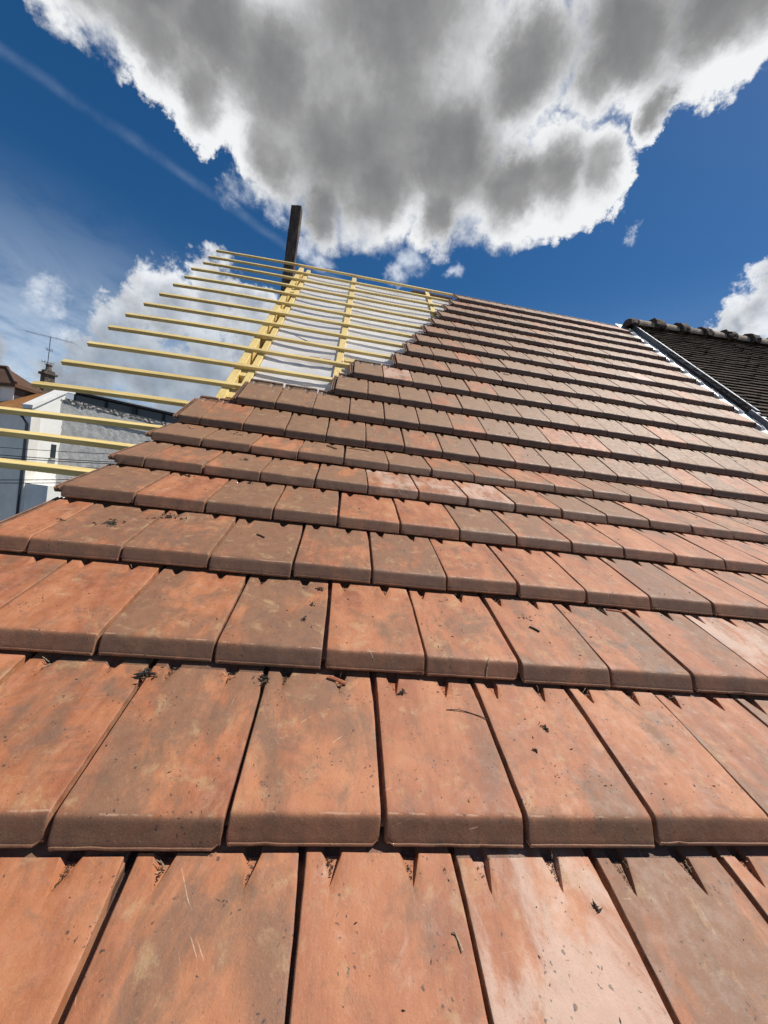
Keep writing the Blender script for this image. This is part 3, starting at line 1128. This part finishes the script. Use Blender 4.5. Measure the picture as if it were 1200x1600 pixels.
# ------------------------------------------------------------------ neighbouring roof
NB_R0 = Vector((4.08, 5.22, 4.015))
NB_DIR = Vector((1.0, -0.035, 0.022)).normalized()
NB_DN = Vector((0, -math.cos(A2), -math.sin(A2)))
NB_DN = (NB_DN - NB_DIR * NB_DN.dot(NB_DIR)).normalized()
NB_N = NB_DN.cross(NB_DIR).normalized()
if NB_N.z < 0:
    NB_N = -NB_N
nb = empty('neighbour_roof', NB_R0)
tag(nb, 'dark old roof of small flat tiles with humped ridge, beyond the zinc flashing', 'roof')
mb = MB()
rnd = random.Random(12)
gz = 0.092
nrow = 50
for r_ in range(nrow):
    s0 = 0.03 + r_ * gz
    xo = (r_ % 2) * 0.085
    i = 0
    while True:
        xa = -0.06 + i * 0.17 - xo
        xa_c, xb_c = max(xa, 0.098), xa + 0.168
        if xa > 4.2:
            break
        i += 1
        if xb_c <= xa_c + 0.02:
            continue
        dz = rnd.gauss(0, 0.0022)
        dy = rnd.gauss(0, 0.003)
        tl = rnd.gauss(0, 0.002)
        pts = []
        for lay in (0, 1):
            for xx, ss in ((xa_c, s0 + gz + dy), (xb_c, s0 + gz + dy + tl), (xb_c, s0 - 0.02), (xa_c, s0 - 0.02)):
                hh = (0.022 if ss > s0 + 0.04 else -0.002) + dz + (0.013 if lay else 0.0)
                pts.append(NB_R0 + NB_DIR * xx + NB_DN * ss + NB_N * (hh + 0.004))
        mb.hexa(pts)
child(mb, 'tile_courses', M_FLAT, nb, ang=20)
deck = MB().hexa([NB_R0 + NB_DIR * a + NB_DN * b + NB_N * c for c in (-0.20, -0.006) for a, b in ((0.096, 0.0), (4.3, 0.0), (4.3, 4.8), (0.096, 4.8))])
child(deck, 'roof_deck', M_FLAT, nb)
RS = 0.405


def ring_mesh(xa, xb, r0, r1, th, lift, seed, nseg=14, wob=0.006):
    rws = []
    nx = 6
    for j in range(nx + 1):
        t = j / nx
        x = xa + (xb - xa) * t
        r_ = r0 + (r1 - r0) * t
        row = []
        for i in range(nseg + 1):
            a = math.pi * (1.12 * i / nseg - 0.06)
            w = wob * mnoise.noise(Vector((x * 12, i * 0.9, seed)))
            row.append(NB_R0 + NB_DIR * x + Vector((0, -1, 0)) * ((r_ + w) * 1.02 * math.cos(a)) + Vector((0, 0, 1)) * (lift + (r_ + w) * math.sin(a)))
        rws.append(row)
    mb_ = MB().quad_grid(rws)
    for j, fl in ((0, False), (nx, True)):
        idx = [j * (nseg + 1) + i for i in range(nseg + 1)]
        mb_.f.append(tuple(idx if fl else idx[::-1]))
    return mb_


rnd = random.Random(41)
for i in range(10):
    xa = 0.03 + i * RS + rnd.uniform(-0.03, 0.03)
    rk = rnd.uniform(0.88, 1.06) * (0.80 if i == 0 else 1.0)
    rt = child(ring_mesh(xa + 0.09, xa + RS + 0.02, 0.110, 0.100, 0.01, 0.012, i), 'ridge_tile', M_MORTAR, nb)
    col_ = ring_mesh(xa - 0.045, xa + 0.115, 0.150 * rk, 0.136 * rk, 0.02, 0.012, i + 20, wob=0.024).build('collar', M_RIDGE)
    col_.parent = rt

# ------------------------------------------------------------------ houses across the street on the left
GZ = -4.6
V = Vector


def wall_quad(mb_, a, b, za0, zb0, z1a, z1b, th=0.25):
    """upright wall between plan points a and b with its own top heights; thickness goes away from the camera"""
    a, b = V(a), V(b)
    d = (b - a).normalized()
    nrm_ = V((-d.y, d.x))
    if nrm_.dot(V((CAM_POS.x, CAM_POS.y)) - a) > 0:
        nrm_ = -nrm_
    a2, b2 = a + nrm_ * th, b + nrm_ * th
    mb_.hexa([(a.x, a.y, za0), (b.x, b.y, zb0), (b2.x, b2.y, zb0), (a2.x, a2.y, za0), (a.x, a.y, z1a), (b.x, b.y, z1b), (b2.x, b2.y, z1b), (a2.x, a2.y, z1a)])
    return mb_


# white house: lit gable to the right, shaded front to the left, orange tiled roof
wh = empty('white_house', (-10.0, 13.2, GZ))
tag(wh, 'white rendered house with sloping parapet, orange tiled roof and grey shaded front', 'house')
ga, gb = (-10.02, 13.06), (-9.78, 14.05)
mb = MB()
wall_quad(mb, ga, gb, GZ, GZ, 2.56, 3.40)
child(mb, 'gable_wall', M_WHITE, wh)
mb = MB()
wall_quad(mb, (-10.02, 13.05), (-14.4, 15.45), GZ, GZ, 2.44, 2.52)
child(mb, 'front_wall', M_SHADEDWALL, wh)
mb = MB()
d = (V(gb) - V(ga)).normalized()
for p0, p1, z0, z1 in ((V(ga) - d * 0.05, V(gb) + d * 0.02, 2.56, 3.42), (V(gb) + d * 0.02, V(gb) + d * 0.30, 3.42, 3.46)):
    nn = V((d.y, -d.x))
    q = []
    for dz in (-0.02, 0.10):
        for p_, z_ in ((p0, z0), (p1, z1)):
            q.append((p_.x + nn.x * 0.06, p_.y + nn.y * 0.06, z_ + dz))
        for p_, z_ in ((p1, z1), (p0, z0)):
            q.append((p_.x - nn.x * 0.32, p_.y - nn.y * 0.32, z_ + dz))
    mb.hexa(q)
child(mb, 'parapet', M_WHITE, wh)
mb = MB()
e0, e1, r0, r1 = V((-14.2, 15.2, 2.55)), V((-10.25, 13.10, 2.52)), V((-10.10, 14.45, 3.42)), V((-13.6, 16.6, 3.45))
nr = 22
for j in range(nr):
    ta, tb = j / nr, (j + 1) / nr
    for (A, B) in ((e0, e1),):
        pa, pb = e0.lerp(r1, ta), e1.lerp(r0, ta)
        pc, pd = e1.lerp(r0, tb), e0.lerp(r1, tb)
        up = V((0, 0, 0.014))
        dn = V((0, 0, 0.12))
        mb.hexa([pa - dn, pb - dn, pc - dn, pd - dn, pa + up, pb + up, pc + V((0, 0, 0.004)), pd + V((0, 0, 0.004))])
child(mb, 'roof', M_OROOF, wh)
mb = MB()
f0, f1 = V((-10.07, 13.03)), V((-14.4, 15.4))
mb.tube([(-10.02, 12.98, 2.46), (-14.4, 15.37, 2.52)], 0.05, 8)
child(mb, 'gutter', M_FRAME, wh)
mb = MB()
mb.tube([(-10.62, 13.26, 2.44), (-10.30, 13.14, 2.22), (-10.13, 13.05, 2.05), (-10.12, 13.045, GZ)], 0.032, 8)
child(mb, 'downpipe', M_FRAME, wh)
# narrow window slot and box bay on the gable
dg = V((d.x, d.y, 0))
ng = V((d.y, -d.x, 0))
c0 = V((ga[0], ga[1], 0)) + dg * 0.80
fr = child(MB().box(c0 + V((0, 0, 1.32)) + ng * 0.0, (0.16, 0.05, 0.46), Matrix.Rotation(math.atan2(d.y, d.x), 3, 'Z')), 'window', M_GLASS, wh)
o = MB().box(c0 + V((0, 0, 1.06)) + ng * 0.04, (0.24, 0.14, 0.05), Matrix.Rotation(math.atan2(d.y, d.x), 3, 'Z')).build('sill', M_WHITE)
o.parent = fr
mbx = MB().box(V((ga[0], ga[1], 0)) + dg * 0.50 + ng * 0.42 + V((0, 0, -0.35)), (0.95, 0.8, 1.05), Matrix.Rotation(math.atan2(d.y, d.x), 3, 'Z'))
child(mbx, 'box_bay', M_WHITE, wh)

# brown hipped house behind
bh = empty('hipped_house', (-12.8, 15.6, GZ))
tag(bh, 'house with brown hipped tile roof and dark upper window at the left edge', 'house')
wa, wb, wc = V((-12.0, 14.85)), V((-11.82, 15.85)), V((-15.53, 15.57))
mb = MB()
wall_quad(mb, wa, wc, GZ, GZ, 3.56, 3.56)
child(mb, 'front_wall', M_WHITE, bh)
mb = MB()
so_ = V((0.984, -0.177)) * 0.012
wall_quad(mb, wa + so_ + (wb - wa).normalized() * 0.02, wb + so_, GZ, GZ, 3.55, 3.55)
child(mb, 'side_wall', M_DARKGREY, bh)  # coloured much darker than the white front wall
apex0, apex1 = V((-13.32, 16.15, 4.38)), V((-14.6, 16.35, 4.38))
ea, eb, ec, ed = V((-11.86, 14.70, 3.56)), V((-11.66, 15.98, 3.56)), V((-15.7, 15.48, 3.56)), V((-15.5, 17.3, 3.56))
mb = MB()


def coursed(mb_, a, b, c, d_, n_=18, lift=0.016):
    """sloping face a-b (eave) to d-c (top) built of stepped courses"""
    for j in range(n_):
        t0_, t1_ = j / n_, (j + 1) / n_
        q0, q1, q2, q3 = a.lerp(d_, t0_), b.lerp(c, t0_), b.lerp(c, t1_), a.lerp(d_, t1_)
        k = V((0, 0, 1))
        mb_.hexa([q0 - k * 0.10, q1 - k * 0.10, q2 - k * 0.10, q3 - k * 0.10, q0 + k * lift, q1 + k * lift, q2 + k * 0.003, q3 + k * 0.003])


coursed(mb, ec, ea, apex0, apex1)
coursed(mb, ea, eb, apex0 + V((0.01, 0.01, 0)), apex0)
coursed(mb, eb, ed, apex1, apex0)
rf = child(mb, 'roof', M_BROOF, bh, ang=20)
hip = MB().tube([ea + V((0, 0, 0.05)), apex0 + V((0, 0, 0.04))], 0.055, 8)
hip.tube([apex0 + V((0, 0, 0.05)), apex1 + V((0, 0, 0.05))], 0.06, 8)
hp = hip.build('hip_cap', M_BROOF)
hp.parent = rf
dd = (wc - wa).normalized()
nn = V((dd.y, -dd.x))
if nn.dot(V((CAM_POS.x, CAM_POS.y)) - wa) < 0:
    nn = -nn
cw = wa + dd * 1.05
rot = Matrix.Rotation(math.atan2(dd.y, dd.x), 3, 'Z')
fr = child(MB().box((cw.x + nn.x * 0.0, cw.y + nn.y * 0.0, 3.08), (0.9, 0.10, 0.80), rot), 'window', M_GLASS, bh)
fm = MB()
for s_ in (-0.47, 0.0, 0.47):
    fm.box((cw.x + dd.x * s_ + nn.x * 0.05, cw.y + dd.y * s_ + nn.y * 0.05, 3.08), (0.06, 0.06, 0.86), rot)
fm.box((cw.x + nn.x * 0.06, cw.y + nn.y * 0.06, 3.10), (0.9, 0.05, 0.04), rot)
ff = fm.build('frame', M_WHITE)
ff.parent = fr

# chimney and aerial
ch = empty('chimney', (-12.03, 16.3, 3.0))
tag(ch, 'sooty brick chimney stack with stepped cap between the two house roofs', 'chimney')
rz = Matrix.Rotation(R(-28), 3, 'Z')
child(MB().box((-12.03, 16.35, 3.55), (0.30, 0.34, 1.7), rz), 'stack', M_CHIMNEY, ch, bevel=0.01)
child(MB().box((-12.03, 16.35, 4.44), (0.42, 0.46, 0.09), rz).box((-12.03, 16.35, 4.53), (0.28, 0.32, 0.10), rz), 'cap', M_CHIMNEY, ch, bevel=0.01)
mb = MB()
rws = []
for z, r_ in ((4.58, 0.11), (4.66, 0.095), (4.76, 0.09), (4.78, 0.11), (4.82, 0.11)):
    rws.append([(-12.03 + r_ * math.cos(a * math.pi / 6), 16.35 + r_ * math.sin(a * math.pi / 6), z) for a in range(13)])
mb.quad_grid(rws)
mb.f.append(tuple(4 * 13 + i for i in range(12)))
child(mb, 'chimney_pot', M_CHIMNEY, ch)
an = empty('tv_aerial', (-12.1, 16.38, 4.6))
tag(an, 'thin rooftop television aerial on a mast above the sooty chimney', 'aerial')
child(MB().tube([(-12.12, 16.40, 4.5), (-12.12, 16.40, 5.95)], 0.013, 6), 'mast', M_ALU, an)
mb = MB().tube([(-13.15, 16.55, 6.06), (-11.20, 16.26, 5.80)], 0.004, 5)
for t in [i / 13 for i in range(14)]:
    c = V((-13.15, 16.55, 6.06)).lerp(V((-11.20, 16.26, 5.80)), t)
    mb.tube([c + V((-0.02, -0.16, 0)), c + V((0.02, 0.16, 0))], 0.005, 4)
child(mb, 'long_antenna', M_ALU, an)
mb = MB()
for z, l_ in ((5.42, 0.12), (4.92, 0.22)):
    c = V((-12.12, 16.40, z))
    mb.tube([c + V((-l_, 0.02, 0.02)), c + V((l_, -0.02, -0.04))], 0.010, 5)
    for t in (-1, -0.5, 0.5, 1):
        mb.tube([c + V((l_ * t, 0, -0.07 - 0.02 * t)), c + V((l_ * t, 0, 0.07 - 0.02 * t))], 0.007, 4)
child(mb, 'short_antenna', M_ALU, an)

# grey rough cement wall with crumbling coping
gw = empty('cement_wall', (-9.0, 15.2, GZ))
tag(gw, 'rough grey cement wall with crumbling pale coping, right of the white gable', 'wall')
pa, pb = V((-9.86, 13.955)), V((-6.0, 17.95))
pm = pa.lerp(pb, 0.50)
mb = MB()
dgw = (pb - pa).normalized()
L = (pb - pa).length
ngw = V((dgw.y, -dgw.x))
if ngw.dot(V((CAM_POS.x, CAM_POS.y)) - pa) < 0:
    ngw = -ngw
rws = []
for j in range(60):
    z = GZ + (3.10 - GZ) * j / 59
    row = []
    for i in range(70):
        t = i / 69 * 0.62
        p_ = pa + dgw * (L * t)
        bmp_ = 0.03 * mnoise.noise(V((t * 30, z * 5, 2))) + 0.015 * mnoise.noise(V((t * 90, z * 16, 2)))
        row.append((p_.x + ngw.x * bmp_, p_.y + ngw.y * bmp_, z))
    rws.append(row)
mb.quad_grid(rws)
child(mb, 'rough_face', M_ROUGH, gw, ang=80)
mb = MB()
wall_quad(mb, pa - ngw * 0.05, pb - ngw * 0.05, GZ, GZ, 3.10, 3.10, 0.3)
child(mb, 'wall_body', M_ROUGH, gw)
mb = MB()
rws = []
wall_quad(mb, pa + ngw * 0.055, pb + ngw * 0.055, 2.62, 2.62, 2.98, 2.98, 0.05)
child(mb, 'band', M_ROUGH, gw)
mb = MB()
rnd = random.Random(3)
x = 0.0
while x < L:
    w = rnd.uniform(0.03, 0.10)
    c = pa + dgw * (x + w / 2) + ngw * (0.02 + rnd.uniform(-0.04, 0.03))
    hh = rnd.uniform(0.03, 0.09)
    mb.box((c.x, c.y, 3.07 + rnd.uniform(-0.05, 0.08)), (w, rnd.uniform(0.06, 0.15), hh),
           Matrix.Rotation(math.atan2(dgw.y, dgw.x) + rnd.uniform(-.3, .3), 3, 'Z') @ Matrix.Rotation(rnd.uniform(-.4, .4), 3, 'X'))
    x += w * rnd.uniform(0.7, 1.4)
child(mb, 'coping', M_COPING, gw, ang=20)
mb = MB()
wall_quad(mb, pa - ngw * 0.02, pb - ngw * 0.02, 3.08, 3.08, 3.20, 3.20, 0.35)
child(mb, 'coping_bed', M_DARKGREY, gw)

# glazed building behind it
gz_ = empty('glazed_building', (-10.5, 19.8, GZ))
tag(gz_, 'dark flat roofed building with a band of black windows above the cement wall', 'building')
qa, qb = V((-12.35, 18.4)), V((-6.4, 22.3))
dq = (qb - qa).normalized()
nq = V((dq.y, -dq.x))
if nq.dot(V((CAM_POS.x, CAM_POS.y)) - qa) < 0:
    nq = -nq
LQ = (qb - qa).length
mb = MB()
wall_quad(mb, qa, qb, GZ, GZ, 3.45, 3.45, 3.0)
child(mb, 'wall', M_DARKGREY, gz_)
mb = MB()
wall_quad(mb, qa - nq * 0.02, qb - nq * 0.02, 3.45, 3.45, 4.22, 4.22, 2.9)
child(mb, 'upper_body', M_DARKGREY, gz_)
rq = Matrix.Rotation(math.atan2(dq.y, dq.x), 3, 'Z')
for i in range(6):
    c = qa + dq * (LQ * (i + 0.5) / 6) + nq * 0.02
    w_ = LQ / 6 - 0.12
    fr = child(MB().box((c.x, c.y, 3.86), (w_, 0.05, 0.60), rq), 'window', M_GLASS, gz_)
    fm = MB()
    for s_ in (-1, 1):
        fm.box((c.x + dq.x * s_ * w_ / 2 + nq.x * 0.03, c.y + dq.y * s_ * w_ / 2 + nq.y * 0.03, 3.86), (0.05, 0.06, 0.64), rq)
    fm.box((c.x + nq.x * 0.03, c.y + nq.y * 0.03, 3.55), (w_, 0.06, 0.05), rq)
    ff = fm.build('frame', M_FRAME)
    ff.parent = fr
mb = MB()
wall_quad(mb, qa + nq * 0.25, qb + nq * 0.25, 4.22, 4.22, 4.34, 4.34, 3.4)
child(mb, 'flat_roof', M_FRAME, gz_)
mb = MB()
wall_quad(mb, qa + nq * 0.27, qb + nq * 0.27, 4.30, 4.30, 4.345, 4.345, 0.02)
child(mb, 'roof_edge', M_ZINC, gz_)

# overhead wires
wires = [((-12.5, 9.6, 0.98), (-4.2, 12.4, 1.72), 'topmost'), ((-12.5, 9.6, 0.82), (-4.2, 12.4, 1.46), 'second from the top'), ((-12.5, 9.6, 0.74), (-4.2, 12.4, 1.42), 'third from the top'),
         ((-12.5, 9.6, 0.55), (-4.2, 12.4, 1.30), 'fourth from the top'), ((-12.5, 9.6, 0.48), (-4.2, 12.4, 1.22), 'third from the bottom'),
         ((-12.5, 9.6, -0.10), (-4.2, 12.4, 1.16), 'second from the bottom'), ((-12.5, 9.6, -0.16), (-4.2, 12.4, 1.05), 'lowest')]
for a, b, nm in wires:
    a, b = V(a), V(b)
    pts = []
    for i in range(25):
        t = i / 24
        p_ = a.lerp(b, t)
        p_.z -= 0.35 * 4 * t * (1 - t) * 0.5
        pts.append(p_)
    o = MB().tube(pts, 0.011 if nm != 'topmost' else 0.008, 5).build('overhead_wire', M_CABLE)
    tag(o, 'black overhead wire before the white house, %s of its bundle' % nm, 'wire', 'black wires strung across the street')

# ------------------------------------------------------------------ moss, twigs and crumbs on the tiles
rnd = random.Random(99)


def flakes(mb_, c, xd, vd, nd, n_, spread, size, lift=0.0015, flat=0.5, aniso=1.0):
    for _ in range(n_):
        a, r_ = rnd.uniform(0, 6.283), abs(rnd.gauss(0, spread))
        q = c + xd * (r_ * math.cos(a) * aniso) + vd * (r_ * math.sin(a))
        l_ = size * rnd.uniform(0.5, 1.8)
        w_ = size * rnd.uniform(0.22, 0.55)
        h_ = size * rnd.uniform(0.15, 0.45) * flat * 2
        ax = rnd.uniform(0, 6.283)
        ex = (xd * math.cos(ax) + vd * math.sin(ax) + nd * rnd.uniform(-.35, .35)).normalized()
        ey = nd.cross(ex).normalized()
        ez = ex.cross(ey)
        k = len(mb_.v)
        q = q + nd * (lift + h_ * 0.4)
        pts = [q - ex * l_, q + ey * w_ * rnd.uniform(.5, 1), q + ex * l_ * rnd.uniform(.5, 1.2), q - ey * w_ * rnd.uniform(.5, 1), q + ez * h_, q - ez * h_]
        mb_.v.extend(tuple(p_) for p_ in pts)
        for f_ in ((0, 1, 4), (1, 2, 4), (2, 3, 4), (3, 0, 4), (1, 0, 5), (2, 1, 5), (3, 2, 5), (0, 3, 5)):
            mb_.f.append(tuple(k + i_ for i_ in f_))


clumps = [  # (course, joint, fx, y, count, spread, size, aniso, label)
    (3, -4, 0.56, 0.17, 46, 0.016, 0.0075, 1.5, 'largest dry moss clump, in the middle of a greyish tile at far left'),
    (3, -3, 0.10, 0.26, 40, 0.013, 0.0065, 1.9, 'black moss clump tucked in the tile joint at top left'),
    (3, -4.5, 0.93, 0.16, 12, 0.008, 0.005, 1.6, 'small moss crumb group near the right edge of the far left tile'),
    (1, 1, 0.50, 0.21, 16, 0.006, 0.005, 1.2, 'small ragged moss tuft on the tile right of centre'),
    (1, 1, 0.30, 0.155, 9, 0.004, 0.0042, 1.0, 'tiny moss lump on the tile right of centre, below the ragged tuft'),
    (2, -1.5, 0.74, 0.14, 18, 0.012, 0.0042, 0.5, 'vertical trail of moss crumbs on the brown tile left of centre'),
    (2, -1.5, 0.80, 0.21, 14, 0.010, 0.0042, 0.6, 'loose moss crumbs above the vertical crumb trail left of centre'),
    (2, -1.5, 0.86, 0.29, 16, 0.006, 0.005, 1.6, 'dark moss wad under the lip left of centre'),
    (2, 1.5, 0.38, 0.23, 8, 0.010, 0.0050, 1.2, 'scattered black moss bits on the tile carrying the flat black fleck'),
    (1, -2, -0.02, 0.30, 34, 0.010, 0.0055, 1.2, 'moss tuft caught in the joint at the left under the second lip'),
    (1, -1, -0.01, 0.30, 22, 0.007, 0.005, 1.2, 'moss tuft caught in the joint left of centre under the second lip'),
    (1, 0, 0.23, 0.285, 12, 0.005, 0.0045, 1.5, 'curl of black moss on the white edged tile in the centre'),
    (5, -3, 0.55, 0.20, 14, 0.010, 0.0065, 1.6, 'moss crumbs on a tile of the sixth course at left'),
    (6, -3.5, 0.55, 0.22, 18, 0.022, 0.0065, 1.8, 'scatter of dark moss crumbs on a seventh course tile near the verge'),
    (6, -4.5, 0.45, 0.22, 12, 0.018, 0.0065, 2.2, 'moss crumbs on the verge tile of the seventh course'),
    (4, -3.5, 0.30, 0.30, 14, 0.008, 0.006, 2.0, 'moss wad at the top notch of a fifth course tile at left'),
    (4, -2.5, 0.35, 0.30, 10, 0.007, 0.006, 1.6, 'moss wad at the top notch of the next fifth course tile'),
    (0, 0.5, 0.83, 0.262, 8, 0.003, 0.0048, 0.7, 'single dark leaf scrap below the notch of the chalky bottom tile'),
    (11, 5, 0.4, 0.25, 20, 0.012, 0.008, 2.0, 'dark moss smear on an upper course tile beneath the sky'),
]
for n, u, fx, y, cnt, spread, size, an_, lab in clumps:
    if (n, u) not in TILES:
        continue
    c, xd, vd, nd = on_tile(n, u, fx, y)
    mb = MB()
    flakes(mb, c, xd, vd, nd, cnt, spread, size, aniso=an_)
    if y > 0.28:
        flakes(mb, c, xd, vd, nd, cnt // 4, spread, size * 1.8, lift=0.004, aniso=an_)
    o = mb.build('moss_clump', M_MOSS)
    tag(o, lab, 'moss', 'bits of dry moss lying on the tiles')

twigs = [(1, 0, (0.62, 0.245), (0.98, 0.225), 0.0010, M_MOSS, 'thin dark curved stem lying on the white edged centre tile'),
         (2, 1.5, (0.36, 0.185), (0.45, 0.165), 0.0028, M_MOSS, 'flat black fleck lying right of centre on a third course tile'),
         (2, 2.5, (0.75, 0.318), (1.05, 0.310), 0.0030, M_CHIP, 'pale clay sliver lying under a lip at the right'),
         (1, -1, (0.55, 0.318), (0.72, 0.300), 0.0042, M_CHIP, 'broken red clay chip sticking out under the lip left of centre'),
         (6, -1.5, (0.55, 0.25), (0.80, 0.19), 0.005, M_OLDWOOD, 'brown twig on a greenish tile in the seventh course'),
         (6, -.5, (0.05, 0.27), (0.55, 0.26), 0.0035, M_OLDWOOD, 'long thin brown stick lying along the seventh course'),
         (3, -2, (0.38, 0.205), (0.50, 0.185), 0.0028, M_MOSS, 'short dark twig on a fourth course tile left of centre'),
         (0, -.5, (0.86, 0.232), (0.90, 0.214), 0.0011, M_STRAW, 'pale curled straw lying on the bottom centre tile'),
         (2, .5, (0.62, 0.0), (0.66, 0.035), 0.0012, M_STRAW, 'pale straw hanging over a lip in the centre')]
for n, u, a, b, r_, mat, lab in twigs:
    if (n, u) not in TILES:
        continue
    pts = []
    for i in range(7):
        t = i / 6
        fx = a[0] + (b[0] - a[0]) * t
        y = a[1] + (b[1] - a[1]) * t + 0.008 * math.sin(t * 3.14) * (1 if r_ < 0.002 else 0.2)
        pts.append(on_tile(n, u, fx, max(0.001, y), r_ * 0.9 + 0.002 * math.sin(t * 5) ** 2 * (r_ < 0.002))[0])
    o = MB().tube(pts, r_, 5).build('twig', mat)
    tag(o, lab, 'twig', 'twigs and slivers lying on the tiles')

# grit packed into the notches and crumbs strewn over the near tiles: nobody could count these
gr = MB()
cr = MB()
stw = MB()
for (n, u), (o, p, xd, vd, nd, w) in TILES.items():
    if n > 8 or n < 0 or w < 1:
        continue
    dens = 1.0 if n < 3 else 0.6 if n < 6 else 0.3
    for gx in (0.040, 0.1665):
        fill = rnd.random() ** 1.3
        if fill > 0.08:
            for _ in range(int(95 * dens * fill)):
                t = rnd.uniform(0, 1) ** 0.7
                y = SL1[0] - 0.040 + 0.050 * t
                c = p + xd * (gx + rnd.uniform(-0.35, 0.30) * 0.027 * max(0.12, t)) + vd * y + nd * (panel_h(min(y, SL1[0])) - 0.0125 * min(1, t + 0.15) ** 0.6)
                flakes(gr, c, xd, vd, nd, 1, 0.001, rnd.uniform(0.0012, 0.0030), lift=0.0004)
            if n < 3 and fill > 0.45:
                for _ in range(rnd.choice((0, 1, 2, 4))):
                    c = p + xd * (gx + rnd.uniform(-0.010, 0.010)) + vd * (SL1[0] - rnd.uniform(0.0, 0.02)) + nd * (-0.010)
                    e_ = c + xd * rnd.uniform(-.014, .014) + vd * rnd.uniform(-.012, .012) + nd * rnd.uniform(0.004, 0.012)
                    stw.tube([c, c.lerp(e_, 0.5) + nd * 0.002, e_], 0.0006, 4)
    # a line of grit along the step under the lip
    for _ in range(int(50 * dens)):
        x = rnd.uniform(0, TW)
        if mnoise.noise(Vector((x * 30 + u * 5, n * 3, 0))) > -0.05:
            c = p + xd * x + vd * (G - 0.0070) + nd * (-0.009)
            flakes(gr, c, xd, vd, nd, 1, 0.0012, rnd.uniform(0.0009, 0.0022), lift=0.0003)
    # strewn crumbs
    for _ in range(int(rnd.choice((3, 5, 9, 22)) * dens * (1.6 if u > -1 and n in (1, 2) else 1.0))):
        x, y = rnd.uniform(0.01, TW - 0.01), rnd.uniform(0.05, SL1[0] - 0.01)
        c = p + xd * x + vd * y + nd * panel_h(y)
        flakes(cr, c, xd, vd, nd, 1, 0.0015, rnd.choice((0.0009, 0.0012, 0.0016, 0.0026)) * (1 + 0.25 * n), lift=0.0005)
tag(gr.build('notch_grit', M_GRIT), 'dark grit and moss dust packed into notches and steps of the tiles', 'grit', None, 'stuff')
tag(cr.build('moss_crumbs', M_MOSS), 'tiny dark moss crumbs strewn over the near tiles', 'crumbs', None, 'stuff')
tag(stw.build('straw_bits', M_STRAW), 'fine pale straw bits stuck in the notches of the near tiles', 'straw', None, 'stuff')
